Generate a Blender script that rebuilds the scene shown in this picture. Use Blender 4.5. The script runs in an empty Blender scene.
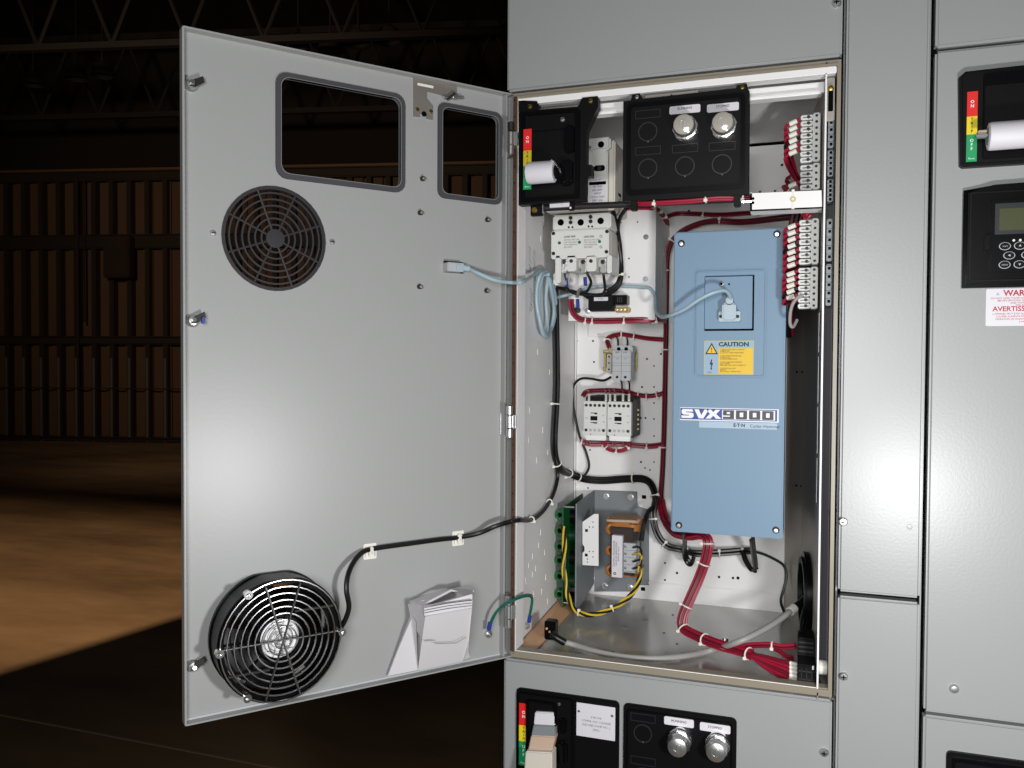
import bpy, bmesh, math, random
from mathutils import Vector, Matrix
from mathutils.geometry import tessellate_polygon
random.seed(7)
scene = bpy.context.scene
COL = scene.collection
PI = math.pi

# ------------------------------------------------------------------ camera
FPX = 843.23
CAM = Vector((.37269, -1.04012, .39016))
YAW, PITCH, ROLL = -.33599, -.02436, .00567
_f = Vector((math.sin(YAW)*math.cos(PITCH), math.cos(YAW)*math.cos(PITCH), math.sin(PITCH)))
_r0 = Vector((math.cos(YAW), -math.sin(YAW), 0)); _u0 = _r0.cross(_f)
_r = _r0*math.cos(ROLL)+_u0*math.sin(ROLL); _u = -_r0*math.sin(ROLL)+_u0*math.cos(ROLL)
def ray(px, py): return _f+_r*((px-512)/FPX)+_u*((384-py)/FPX)
def at(px, py, y):            # measured point on the vertical plane at depth y
    d = ray(px, py); return CAM+d*((y-CAM.y)/d.y)
def atx(px, py, x):
    d = ray(px, py); return CAM+d*((x-CAM.x)/d.x)
def atz(px, py, z):
    d = ray(px, py); return CAM+d*((z-CAM.z)/d.z)

# frames: local (a right, b up, c towards the viewer)
def frame(o, a, b, c):
    return Matrix(((a[0], b[0], c[0], o[0]), (a[1], b[1], c[1], o[1]), (a[2], b[2], c[2], o[2]), (0, 0, 0, 1)))
FRONT = frame((0, 0, 0), (1, 0, 0), (0, 0, 1), (0, -1, 0))
def front(x=0, y=0, z=0): return frame((x, y, z), (1, 0, 0), (0, 0, 1), (0, -1, 0))
TH = .89748
DN = Vector((math.sin(TH), -math.cos(TH), 0)); DD = Vector((-math.cos(TH), -math.sin(TH), 0))
DOOR = frame((0, 0, 0), tuple(-DD), (0, 0, 1), tuple(DN))      # a is negative away from the hinge
def dp(px, py, off=-.012):     # measured point on a plane parallel to the open door
    d = ray(px, py); t = (off-CAM.dot(DN))/d.dot(DN); p = CAM+d*t
    return (-p.dot(DD), p.z)
def dw(a, b, c): return DOOR @ Vector((a, b, c))
def dpt(px, py, off=-.012):
    a, b = dp(px, py, off); return dw(a, b, off)

# ------------------------------------------------------------------ materials
def lin(h):
    h = h.lstrip('#'); v = [int(h[i:i+2], 16)/255 for i in (0, 2, 4)]
    return tuple((c/12.92 if c <= .04045 else ((c+.055)/1.055)**2.4) for c in v)+(1,)
MATS = {}
def mat(name, hexc, rough=.5, metal=0., bump=0., bscale=300., spec=.5, coat=0., var=0., vscale=8., trans=0., emit=0.):
    m = bpy.data.materials.new(name); m.use_nodes = True
    nt = m.node_tree; b = nt.nodes['Principled BSDF']
    b.inputs['Base Color'].default_value = lin(hexc)
    b.inputs['Roughness'].default_value = rough; b.inputs['Metallic'].default_value = metal
    b.inputs['Specular IOR Level'].default_value = spec
    b.inputs['Coat Weight'].default_value = coat
    b.inputs['Transmission Weight'].default_value = trans
    if emit:
        b.inputs['Emission Color'].default_value = lin(hexc); b.inputs['Emission Strength'].default_value = emit
    co = None
    if bump or var:
        co = nt.nodes.new('ShaderNodeNewGeometry')
    if bump:
        n = nt.nodes.new('ShaderNodeTexNoise'); n.inputs['Scale'].default_value = bscale; n.inputs['Detail'].default_value = 2
        bp = nt.nodes.new('ShaderNodeBump'); bp.inputs['Strength'].default_value = bump; bp.inputs['Distance'].default_value = .001
        nt.links.new(co.outputs['Position'], n.inputs['Vector']); nt.links.new(n.outputs['Fac'], bp.inputs['Height'])
        nt.links.new(bp.outputs['Normal'], b.inputs['Normal'])
    if var:
        n = nt.nodes.new('ShaderNodeTexNoise'); n.inputs['Scale'].default_value = vscale; n.inputs['Detail'].default_value = 5
        mx = nt.nodes.new('ShaderNodeMixRGB'); c = lin(hexc)
        mx.inputs[1].default_value = tuple(x*(1-var) for x in c[:3])+(1,)
        mx.inputs[2].default_value = tuple(min(1, x*(1+var)) for x in c[:3])+(1,)
        nt.links.new(co.outputs['Position'], n.inputs['Vector']); nt.links.new(n.outputs['Fac'], mx.inputs['Fac'])
        nt.links.new(mx.outputs['Color'], b.inputs['Base Color'])
    MATS[name] = m
    return m
G = mat('grey_enamel', '#9b9d9d', .35, bump=.07, bscale=300, spec=.5)
GD = mat('grey_enamel_inside', '#a0a1a0', .36, bump=.05, bscale=220, spec=.5)
TAUPE = mat('taupe_steel', '#8d8474', .4, spec=.5)
WHITE = mat('white_enamel', '#f1efee', .42, bump=.03, bscale=200, var=.02)
ZINC = mat('galvanised_steel', '#a39d95', .42, metal=.6, bump=.03, bscale=120, var=.15, vscale=20)
PAN = mat('grey_steel_pan', '#b3b1ad', .2, metal=.35, spec=.7)
STEEL = mat('bright_steel', '#d2d2d2', .32, metal=.9)
CHROME = mat('chrome', '#e6e6e6', .24, metal=1)
BRASS = mat('brass', '#a88d4a', .35, metal=.9)
YZINC = mat('yellow_zinc', '#b5a878', .45, metal=.5)
BLACK = mat('black_plastic', '#09090b', .28, spec=.18)
BLACKM = mat('matt_black_plastic', '#0b0b0d', .45, spec=.16)
DGREY = mat('dark_grey_rubber', '#48464a', .6, spec=.25)
IRON = mat('dark_steel', '#2e2c2b', .5, metal=.4)
HOLE = mat('hole_black', '#040404', .9, spec=.1)
CREAM = mat('pale_grey_plastic', '#dcdcd8', .45)
IVORY = mat('ivory_plastic', '#cfc8bd', .5)
LGREY = mat('light_grey_plastic', '#b4b7ba', .45)
MGREY = mat('mid_grey_paint', '#7e8386', .5, bump=.03)
RED = mat('red_pvc', '#9c1634', .38)
REDB = mat('dark_red_pvc', '#741026', .42)
BLKW = mat('black_pvc', '#0d0d0d', .4)
GRYW = mat('grey_pvc', '#a09d9a', .42)
BLUEW = mat('pale_blue_pvc', '#a3bac5', .4)
GREENW = mat('green_pvc', '#0f5f52', .4)
YELW = mat('yellow_pvc', '#d8b92c', .4)
NYLON = mat('white_nylon', '#e9e6dd', .45)
LUGBLUE = mat('blue_insulator', '#2a3f9c', .4)
DRIVEB = mat('blue_plastic', '#7a96ae', .5, bump=.03, bscale=500, spec=.35)
DRIVEC = mat('blue_groove', '#5f7d97', .6)
SRED = mat('label_red', '#e0221f', .45); SYEL = mat('label_yellow', '#ead11c', .45); SGRN = mat('label_green', '#0d9a5a', .45)
PAPER = mat('white_paper', '#d3d0d3', .7)
LABELW = mat('white_label', '#d9d6dc', .5)
INK = mat('black_ink', '#16161a', .6); REDINK = mat('red_ink', '#b52342', .6); GREYINK = mat('grey_ink', '#77767b', .6)
LOGOBLUE = mat('logo_blue', '#2e4a94', .5); LOGOGREY = mat('logo_grey', '#3b3d44', .5); LOGOWHITE = mat('logo_white', '#f1f1f5', .5)
CAUTY = mat('caution_yellow', '#e8bd14', .5); CAUTBG = mat('caution_clear', '#93b0c6', .5)
PCB = mat('green_circuit_board', '#0c5a2a', .4); PCBD = mat('dark_green_component', '#083d20', .35)
COPPER = mat('copper_bar', '#d9a880', .4, metal=.1)
COIL = mat('amber_coil_tape', '#a8692f', .35, var=.25, vscale=60)
CORE = mat('transformer_core', '#3a2e28', .5, metal=.4)
RIDGE = mat('ridge_glint', '#2b2b2e', .35)  # same black plastic, lightened to suggest the glint on moulded ridges
GRILLE = mat('grille_plastic', '#343235', .5, spec=.3)
RUST = mat('brown_gasket', '#4a2f22', .8, var=.35, vscale=90)
LCD = mat('lcd_screen', '#4b4e36', .25)
BEIGE = mat('beige_paint', '#c4ab95', .45)
CLEAR = mat('lens_plastic', '#cfc9bd', .12, metal=.35)
SILVERL = mat('silver_label', '#ececee', .35, metal=.1)

# ------------------------------------------------------------------ mesh builder
I4 = Matrix.Identity(4)
_fonts = {}
def rrect(a0, a1, b0, b1, r=.0, n=4):
    if r <= 0: return [(a0, b0), (a1, b0), (a1, b1), (a0, b1)]
    out = []
    for cx, cy, s in ((a1-r, b0+r, -PI/2), (a1-r, b1-r, 0), (a0+r, b1-r, PI/2), (a0+r, b0+r, PI)):
        for i in range(n+1):
            t = s+PI/2*i/n; out.append((cx+r*math.cos(t), cy+r*math.sin(t)))
    return out
def circ(ca, cb, r, n=24, ph=0): return [(ca+r*math.cos(ph+2*PI*i/n), cb+r*math.sin(ph+2*PI*i/n)) for i in range(n)]
def smooth(pts, sub=5, closed=False):
    P = [Vector(p) for p in pts]
    if len(P) < 3 and not closed: return P
    out = []; n = len(P)
    for i in range(n if closed else n-1):
        if closed: p0, p1, p2, p3 = P[(i-1) % n], P[i], P[(i+1) % n], P[(i+2) % n]
        else: p0, p1, p2, p3 = P[max(i-1, 0)], P[i], P[i+1], P[min(i+2, n-1)]
        for k in range(sub):
            t = k/sub
            out.append(.5*((2*p1)+(-p0+p2)*t+(2*p0-5*p1+4*p2-p3)*t*t+(-p0+3*p1-3*p2+p3)*t**3))
    if not closed: out.append(P[-1])
    return out
def frames(P, closed=False):
    n = len(P); T = []
    for i in range(n):
        a = P[(i-1) % n] if closed else P[max(i-1, 0)]; b = P[(i+1) % n] if closed else P[min(i+1, n-1)]
        t = (b-a); t = t.normalized() if t.length > 1e-9 else Vector((0, 0, 1)); T.append(t)
    ref = Vector((0, 0, 1)) if abs(T[0].z) < .9 else Vector((1, 0, 0))
    N = [(ref-T[0]*ref.dot(T[0])).normalized()]
    for i in range(1, n):
        v = N[-1]-T[i]*N[-1].dot(T[i]); N.append(v.normalized() if v.length > 1e-6 else N[-1])
    return T, N
class MB:
    def __init__(s): s.v = []; s.f = []; s.fm = []; s.mats = []
    def mi(s, m):
        if m not in s.mats: s.mats.append(m)
        return s.mats.index(m)
    def addbm(s, bm, m, M=I4):
        bmesh.ops.recalc_face_normals(bm, faces=bm.faces[:])
        bm.verts.index_update(); o = len(s.v); k = s.mi(m)
        flip = M.to_3x3().determinant() < 0
        s.v += [tuple(M @ v.co) for v in bm.verts]
        for f in bm.faces:
            ix = [o+v.index for v in f.verts]
            s.f.append(ix[::-1] if flip else ix); s.fm.append(k)
        bm.free(); return s
    def box(s, x0, x1, y0, y1, z0, z1, m, bev=0., M=I4, seg=2):
        bm = bmesh.new(); bmesh.ops.create_cube(bm, size=1)
        for v in bm.verts: v.co = Vector(((x0+x1)/2+v.co.x*(x1-x0), (y0+y1)/2+v.co.y*(y1-y0), (z0+z1)/2+v.co.z*(z1-z0)))
        if bev: bmesh.ops.bevel(bm, geom=bm.edges[:], offset=min(bev, .48*min(abs(x1-x0), abs(y1-y0), abs(z1-z0))), segments=seg, affect='EDGES', clamp_overlap=True)
        return s.addbm(bm, m, M)
    def fbox(s, a0, a1, b0, b1, c0, c1, m, bev=0., M=FRONT): return s.box(a0, a1, b0, b1, c0, c1, m, bev, M)
    def prism(s, outer, c0, c1, m, M=FRONT, holes=(), bev=0.):
        bm = bmesh.new()
        if not holes:
            lo = [bm.verts.new((a, b, c0)) for a, b in outer]; hi = [bm.verts.new((a, b, c1)) for a, b in outer]
            bm.faces.new(lo[::-1]); top = bm.faces.new(hi); n = len(outer)
            for i in range(n): bm.faces.new((lo[i], lo[(i+1) % n], hi[(i+1) % n], hi[i]))
            if bev: bmesh.ops.bevel(bm, geom=list(top.edges), offset=bev, segments=2, affect='EDGES', clamp_overlap=True)
            return s.addbm(bm, m, M)
        loops = [list(outer)]+[list(h) for h in holes]
        tri = tessellate_polygon([[Vector((a, b, 0)) for a, b in l] for l in loops])
        flat = [p for l in loops for p in l]
        lo = [bm.verts.new((a, b, c0)) for a, b in flat]; hi = [bm.verts.new((a, b, c1)) for a, b in flat]
        for t in tri:
            try: bm.faces.new([lo[i] for i in t]); bm.faces.new([hi[i] for i in t])
            except ValueError: pass
        o = 0
        for l in loops:
            n = len(l)
            for i in range(n):
                j = (i+1) % n
                bm.faces.new((lo[o+i], lo[o+j], hi[o+j], hi[o+i]))
            o += n
        return s.addbm(bm, m, M)
    def tube(s, pts, r, m, n=8, sub=5, closed=False, M=I4, raw=False):
        P = [Vector(p) for p in pts] if raw else smooth(pts, sub, closed)
        T, N = frames(P, closed); bm = bmesh.new(); rings = []
        for i, p in enumerate(P):
            B = T[i].cross(N[i]); rr = r(i/(len(P)-1)) if callable(r) else r
            rings.append([bm.verts.new(p+(N[i]*math.cos(2*PI*k/n)+B*math.sin(2*PI*k/n))*rr) for k in range(n)])
        L = len(rings)
        for i in range(L if closed else L-1):
            a, b = rings[i], rings[(i+1) % L]
            for k in range(n): bm.faces.new((a[k], a[(k+1) % n], b[(k+1) % n], b[k]))
        if not closed: bm.faces.new(rings[0][::-1]); bm.faces.new(rings[-1])
        return s.addbm(bm, m, M)
    def lathe(s, prof, a, b, m, M=FRONT, n=24, ph=0):        # profile of (radius, c); axis along c
        bm = bmesh.new(); rings = []
        for r, c in prof:
            if r < 1e-6: rings.append([bm.verts.new((a, b, c))])
            else: rings.append([bm.verts.new((a+r*math.cos(ph+2*PI*k/n), b+r*math.sin(ph+2*PI*k/n), c)) for k in range(n)])
        for i in range(len(rings)-1):
            p, q = rings[i], rings[i+1]
            for k in range(n):
                k2 = (k+1) % n
                if len(p) == 1 and len(q) == 1: continue
                if len(p) == 1: bm.faces.new((p[0], q[k], q[k2]))
                elif len(q) == 1: bm.faces.new((p[k], p[k2], q[0]))
                else: bm.faces.new((p[k], p[k2], q[k2], q[k]))
        if len(rings[0]) > 1: bm.faces.new(rings[0][::-1])
        if len(rings[-1]) > 1: bm.faces.new(rings[-1])
        return s.addbm(bm, m, M)
    def ring(s, r0, r1, c0, c1, a, b, m, M=FRONT, n=32): return s.prism(circ(a, b, r1, n), c0, c1, m, M, [circ(a, b, r0, n)])
    def ball(s, p, r, m, sc=(1, 1, 1), M=I4, n=12):
        bm = bmesh.new(); bmesh.ops.create_uvsphere(bm, u_segments=n, v_segments=max(6, n//2), radius=r)
        for v in bm.verts: v.co = Vector((v.co.x*sc[0]+p[0], v.co.y*sc[1]+p[1], v.co.z*sc[2]+p[2]))
        return s.addbm(bm, m, M)
    def text(s, t, a, b, c, size, m, M=FRONT, align='CENTER', bold=0., xs=1., rot=0.):
        key = (t, align, bold)
        if key not in _fonts:
            cu = bpy.data.curves.new('t', 'FONT'); cu.body = t; cu.align_x = align; cu.align_y = 'CENTER'; cu.resolution_u = 2
            cu.offset = bold; cu.extrude = .0
            ob = bpy.data.objects.new('t', cu); COL.objects.link(ob); bpy.context.view_layer.update()
            me = bpy.data.meshes.new_from_object(ob.evaluated_get(bpy.context.evaluated_depsgraph_get()))
            _fonts[key] = ([v.co.copy() for v in me.vertices], [list(p.vertices) for p in me.polygons])
            bpy.data.objects.remove(ob); bpy.data.curves.remove(cu); bpy.data.meshes.remove(me)
        V, Fc = _fonts[key]; o = len(s.v); k = s.mi(m); cr, sr = math.cos(rot), math.sin(rot)
        for v in V:
            x, y = v.x*size*xs, v.y*size
            s.v.append(tuple(M @ Vector((a+x*cr-y*sr, b+x*sr+y*cr, c))))
        for f in Fc: s.f.append([o+i for i in f]); s.fm.append(k)
        return s
    def poly(s, pts, m):      # one flat world-space polygon
        o = len(s.v); s.v += [tuple(p) for p in pts]; s.f.append(list(range(o, o+len(pts)))); s.fm.append(s.mi(m)); return s
    def screw(s, a, b, c, r, m=None, M=FRONT, slot=True):
        m = m or STEEL
        s.lathe([(r, c), (r, c+r*.25), (r*.75, c+r*.6), (0, c+r*.72)], a, b, m, M, 12)
        if slot: s.fbox(a-r*.7, a+r*.7, b-r*.12, b+r*.12, c+r*.5, c+r*.75, HOLE, 0, M)
        return s
REG = []      # (object, parent or None) with world position in a dict
WPOS = {}
def _link(name, mb):
    xs = [v[0] for v in mb.v]; ys = [v[1] for v in mb.v]; zs = [v[2] for v in mb.v]
    o = Vector(((min(xs)+max(xs))/2, (min(ys)+max(ys))/2, min(zs)))
    me = bpy.data.meshes.new(name); me.from_pydata([tuple(Vector(v)-o) for v in mb.v], [], mb.f)
    for m in mb.mats: me.materials.append(m)
    me.polygons.foreach_set('material_index', mb.fm); me.polygons.foreach_set('use_smooth', [True]*len(mb.f))
    me.update()
    try: me.set_sharp_from_angle(angle=math.radians(38))
    except Exception: pass
    ob = bpy.data.objects.new(name, me); COL.objects.link(ob); WPOS[ob.name] = o
    return ob
def part(name, mb, parent, label=None):
    ob = _link(name, mb); REG.append((ob, parent))
    if label: ob['label'] = label
    return ob
def thing(name, label, cat, group=None):
    ob = bpy.data.objects.new(name, None); ob.empty_display_size = .02; COL.objects.link(ob)
    ob['label'] = label; ob['category'] = cat
    if group: ob['group'] = group
    REG.append((ob, None)); return ob
def solo(name, mb, label, cat, group=None):
    ob = _link(name, mb); ob['label'] = label; ob['category'] = cat
    if group: ob['group'] = group
    REG.append((ob, None)); return ob
def struct(name, mb):
    ob = _link(name, mb); ob['kind'] = 'structure'; REG.append((ob, None)); return ob
def finalize():
    kids = {}
    for o, p in REG:
        if p is not None: kids.setdefault(p.name, []).append(o)
    for o, p in REG:
        if o.name not in WPOS:
            lo = Vector((9e9,)*3); hi = -lo
            for k in kids.get(o.name, []):
                w = WPOS[k.name]
                for v in k.data.vertices:
                    q = w+v.co
                    for i in range(3): lo[i] = min(lo[i], q[i]); hi[i] = max(hi[i], q[i])
            WPOS[o.name] = Vector(((lo.x+hi.x)/2, (lo.y+hi.y)/2, lo.z))
    for o, p in REG:
        if p is None: o.location = WPOS[o.name]
        else: o.parent = p; o.location = WPOS[o.name]-WPOS[p.name]

# ------------------------------------------------------------------ wire helpers
def pp(lst):          # (px, py, depth) -> world points
    return [at(*q) for q in lst]
def tie_mb(P, i, r, m=NYLON, w=.0022):
    T, N = frames(P); p, t, n = P[i], T[i], N[i]; b = t.cross(n); mb = MB()
    pts = lambda off: [p+t*off+(n*math.cos(2*PI*k/12)+b*math.sin(2*PI*k/12))*(r+.0006) for k in range(12)]
    mb.tube(pts(0), w*.5, m, 6, 1, True)
    q = p+(n*.5-b*.86)*(r+.0018) if (n*.5-b*.86).y < 0 else p-(n*.5-b*.86)*(r+.0018)
    mb.box(q.x-.0022, q.x+.0022, q.y-.002, q.y+.002, q.z-.002, q.z+.002, m, .0006)
    return mb
def offsets(n, r):
    out = []
    if n == 1: return [(0, 0)]
    if n <= 5: return [(r*1.08/math.sin(PI/n)*math.cos(2*PI*i/n+.3), r*1.08/math.sin(PI/n)*math.sin(2*PI*i/n+.3)) for i in range(n)]
    if n > 7: return [(1.16*r*math.cos(2*PI*i/3), 1.16*r*math.sin(2*PI*i/3)) for i in range(3)]+[(3.05*r*math.cos(2*PI*i/(n-3)+.5), 3.05*r*math.sin(2*PI*i/(n-3)+.5)) for i in range(n-3)]
    out = [(0, 0)]
    k = 0
    while len(out) < n and k < 6: out.append((2.05*r*math.cos(k*PI/3+.2), 2.05*r*math.sin(k*PI/3+.2))); k += 1
    k = 0
    while len(out) < n: out.append((3.95*r*math.cos(k*PI/6), 3.95*r*math.sin(k*PI/6))); k += 1
    return out
def bundle(parent, pts, n, r, m, ties=(), sub=5, twist=0., flat=1., tm=NYLON, name='wire', m2=None, every=3):
    P = smooth(pts, sub); T, N = frames(P); L = len(P)
    off = offsets(n, r); R = max(math.hypot(*o) for o in off)+r
    for j, (u, v) in enumerate(off):
        q = []
        for i in range(L):
            B = T[i].cross(N[i]); tw = twist*i/L; cu, su = math.cos(tw), math.sin(tw)
            q.append(P[i]+(N[i]*(u*cu-v*su)+B*(u*su+v*cu))*flat)
        part(name, MB().tube(q, r, (m2 if m2 and j % every == 0 else m), 6, raw=True), parent)
    for t in ties:
        part('cable_tie', tie_mb(P, min(L-2, max(1, int(t*(L-1)))), R*flat, tm), parent, 'white cable tie')
    return P

# ------------------------------------------------------------------ the hall
FZ = -1.1
fl = MB(); fl.box(-30, 30, -8, 20, FZ-.2, FZ, None or MATS.setdefault('concrete', mat('concrete_floor', '#94795c', .75, bump=.1, bscale=3, var=.0)))
cm = MATS['concrete']; nt = cm.node_tree; bs = nt.nodes['Principled BSDF']
ge = nt.nodes.new('ShaderNodeNewGeometry'); mp = nt.nodes.new('ShaderNodeMapping'); mp.inputs['Scale'].default_value = (.5, 1.3, 1); mp.inputs['Rotation'].default_value = (0, 0, .3)
n1 = nt.nodes.new('ShaderNodeTexNoise'); n1.inputs['Scale'].default_value = .9; n1.inputs['Detail'].default_value = 9; n1.inputs['Roughness'].default_value = .62
cr = nt.nodes.new('ShaderNodeValToRGB'); cr.color_ramp.elements[0].position = .34; cr.color_ramp.elements[1].position = .66
cr.color_ramp.elements[0].color = lin('#6f583f'); cr.color_ramp.elements[1].color = lin('#a98a66')
nt.links.new(ge.outputs['Position'], mp.inputs['Vector']); nt.links.new(mp.outputs['Vector'], n1.inputs['Vector'])
nt.links.new(n1.outputs['Fac'], cr.inputs['Fac']); nt.links.new(cr.outputs['Color'], bs.inputs['Base Color'])
struct('floor', fl)
j = MB(); j.box(-4.5, 0, 1.562, 1.572, FZ, FZ+.002, mat('joint_sealer', '#b59a7c', .7)); struct('trim_1', j)
# far wall of upright ribs: a line through the measured foot of the wall
wa = Vector((-13.8964, 10.701, 0)); wd = Vector((3.5409, .8348, 0)).normalized(); wn = Vector((wd.y, -wd.x, 0))
WALL = frame(tuple(wa+Vector((0, 0, FZ))), tuple(wd), (0, 0, 1), tuple(wn))
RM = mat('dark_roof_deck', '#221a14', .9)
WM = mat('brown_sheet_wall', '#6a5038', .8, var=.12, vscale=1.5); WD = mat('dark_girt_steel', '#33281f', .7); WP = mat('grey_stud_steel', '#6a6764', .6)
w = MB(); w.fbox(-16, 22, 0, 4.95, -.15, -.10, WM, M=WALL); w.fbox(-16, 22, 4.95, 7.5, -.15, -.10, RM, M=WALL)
k = -16.
while k < 22:
    w.fbox(k+.1, k+.28, 0, 4.95, -.10, -.04, WM, .015, WALL); k += .36
struct('wall_back', w)
g = 0
for k in range(-26, 52):
    a = k*.345+.19
    if a > 16: break
    st = MB(); st.fbox(a-.045, a+.045, 0, 4.85, -.10, .06, WD, .01, WALL)
    if k % 2 == 0 or True: st.fbox(a-.022, a+.022, 0, 1.55, .06, .075, WP, .005, WALL)
    struct('trim_%d' % (10+g), st); g += 1
for i, (b0, b1) in enumerate(((4.78, 4.95), (3.55, 3.80), (1.80, 1.95), (0, .10))):
    t = MB(); t.fbox(-16, 22, b0, b1, -.06, .09, WD, .02, WALL); t.fbox(-16, 22, b1-.02, b1, .09, .14, WD, .005, WALL)
    struct('trim_%d' % (2+i), t)
t = MB(); t.fbox(-16, 22, 4.95, 5.0, .02, .12, mat('eave_strip', '#7c5a3c', .6), .01, WALL); struct('trim_6', t)
t = MB(); t.fbox(-16, 22, .98, 1.0, .06, .10, WD, .005, WALL); struct('trim_7', t)
# sheet pile of a metal box and a conduit fixed on the wall
b = MB(); b.fbox(2.25, 2.75, 3.0, 3.75, .09, .3, mat('brown_box', '#3a2417', .6), .02, WALL); b.fbox(2.3, 2.7, 3.05, 3.7, .3, .31, WD, .004, WALL)
solo('junction_box', b, 'dark brown box fixed to the ribbed back wall beside the door edge', 'box')
b = MB(); b.tube([WALL @ Vector((1.66, .98, .14)), WALL @ Vector((1.66, 4.8, .14))], .022, WD, 8, 1); b.tube([WALL @ Vector((1.79, 2.2, .14)), WALL @ Vector((1.79, 4.8, .14))], .018, WD, 8, 1)
solo('conduit', b, 'thin dark conduit pair running up the ribbed back wall', 'pipe')
# roof deck and trusses
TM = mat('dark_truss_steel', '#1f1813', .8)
r = MB()
M_roof = Matrix.Translation((0, 0, 0))
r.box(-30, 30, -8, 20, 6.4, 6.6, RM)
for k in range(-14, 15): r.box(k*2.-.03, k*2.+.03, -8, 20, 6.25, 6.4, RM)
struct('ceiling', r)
for i in range(4):
    tb = MB(); o = 1.6+i*2.9
    TR = frame(tuple(wa+wn*o), tuple(wd), (0, 0, 1), tuple(wn))
    tb.fbox(-14, 22, 4.35, 4.43, -.05, .05, TM, 0, TR); tb.fbox(-14, 22, 5.6, 5.7, -.05, .05, TM, 0, TR)
    for q in range(-14, 22):
        p0 = TR @ Vector((q, 4.4, 0)); p1 = TR @ Vector((q+.5, 5.6, 0)); p2 = TR @ Vector((q+1, 4.4, 0))
        tb.tube([p0, p1], .025, TM, 6, 1); tb.tube([p1, p2], .025, TM, 6, 1)
    struct('trim_%d' % (100+i), tb)
for i, (px, py) in enumerate(((33, 77), (76, 71), (102, 68), (298, 40), (330, 42), (358, 36), (389, 33))):
    c = at(px, py, 9.); m = MB(); M2 = Matrix.Translation(c)
    m.lathe([(.02, .16), (.025, .10), (.12, .05), (.17, -.12), (.165, -.12), (.11, .03), (0, .04)], 0, 0, TM, M2, 16)
    m.tube([c+Vector((0, 0, .15)), c+Vector((0, 0, 6.23-c.z))], .012, TM, 6, 1)
    solo('high_bay_lamp', m, 'unlit dark lamp hanging under the black roof beyond the cabinet door', 'lamp', 'unlit lamps under the roof')
# unseen wall added behind the lineup to cast the shadow edge on the floor
pw = MB(); pw.box(0, .12, .0, 7.5, FZ, 1.18, mat('grey_shade_wall', '#55504a', .8)); pw.v = [tuple(Matrix.Translation((.035, .66, 0)) @ Matrix.Rotation(-.174, 4, 'Z') @ Vector(q)) for q in pw.v]; struct('shade_wall', pw)

# ------------------------------------------------------------------ cabinet with the open door
W, H = .4055, .7405
cab = thing('control_cabinet', 'tall grey steel control cabinet with its middle door swung open and white interior', 'cabinet')
e = MB()
e.box(-.0015, .0005, .03, .50, FZ, 1.19, G); e.box(.4085, .4105, .03, .50, FZ, 1.19, G)
e.box(-.0015, .4105, .50, .502, FZ, 1.19, G); e.box(-.0015, .4105, .03, .502, 1.188, 1.19, G)
e.box(0, .4055, 0, .03, FZ, -.37, G, .003); e.box(0, .41, .02, .5, -.006, -.004, ZINC)
part('enclosure', e, cab)
e = MB()
e.prism(rrect(.0098, .4055, .0042, .7395), -.014, 0, TAUPE, holes=[rrect(.0150, .4010, .0140, .7325)])
e.prism(rrect(.0150, .4030, .0085, .7350), -.012, .0025, TAUPE, holes=[rrect(.0165, .4012, .0128, .7325)])
part('opening_frame', e, cab, 'taupe steel frame round the opening')
e = MB(); e.fbox(.0100, .0152, .012, .735, 0, .0035, RUST, .001)
for i in range(34): e.lathe([(.0009, .0034), (.0009, .0042), (0, .0045)], .0127, .03+i*.0212, BLACK, n=8)
part('gasket', e, cab, 'rust brown gasket strip at the hinge side')
# white front lips
e = MB()
e.fbox(.0165, .4005, .7245, .7325, -.018, .0005, WHITE, .0008)
e.fbox(.0165, .3885, .7130, .7255, -.036, -.030, WHITE, .0008)
e.fbox(.0165, .3860, .7095, .7140, -.040, -.022, WHITE, .0015)
part('top_lip', e, cab, 'white folded lip along the top of the opening')
e = MB(); e.fbox(.0158, .0172, .0135, .7325, -.03, .0015, WHITE); part('side_lip', e, cab)
e = MB(); e.fbox(.0165, .3885, .0118, .0135, -.003, .0005, WHITE); part('bottom_lip', e, cab)
# left wall with little punched slots
LW = frame((0.0022, 0, 0), (0, 1, 0), (0, 0, 1), (1, 0, 0))
e = MB(); hs = []
sl = [(541, 532), (545, 552), (533, 556), (536, 568), (533, 574), (546, 577), (526, 580), (542, 591), (534, 594), (548, 601), (529, 565), (539, 545),
      (544, 223), (541, 239), (552, 212), (537, 460), (548, 452), (529, 440), (530, 410), (543, 430), (538, 352), (550, 372)]
for px, py in sl:
    p = atx(px, py, .0022)
    if .03 < p.y < .34: hs.append(rrect(p.y-.0022, p.y+.0022, p.z-.0042, p.z+.0042))
e.prism(rrect(.018, .3495, .0, .74), -.0015, 0, WHITE, LW)
for o in hs: e.prism(o, 0, .0006, NYLON, LW)
part('left_wall', e, cab)
for px, py, ln in ((529, 246, 32), (533, 250, 28), (530, 288, 24)):          # scribbled pen marks
    e = MB()
    for q in range(9):
        p = atx(px+random.uniform(-.6, .6), py+q*ln/9, .0022); e.tube([p+Vector((.0004, 0, 0)), p+Vector((.0004, .006+random.uniform(0, .006), -.002-random.uniform(0, .004)))], .0004, GREYINK, 4, 1)
    part('pen_mark', e, cab, 'faint handwritten pen marks')
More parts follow.
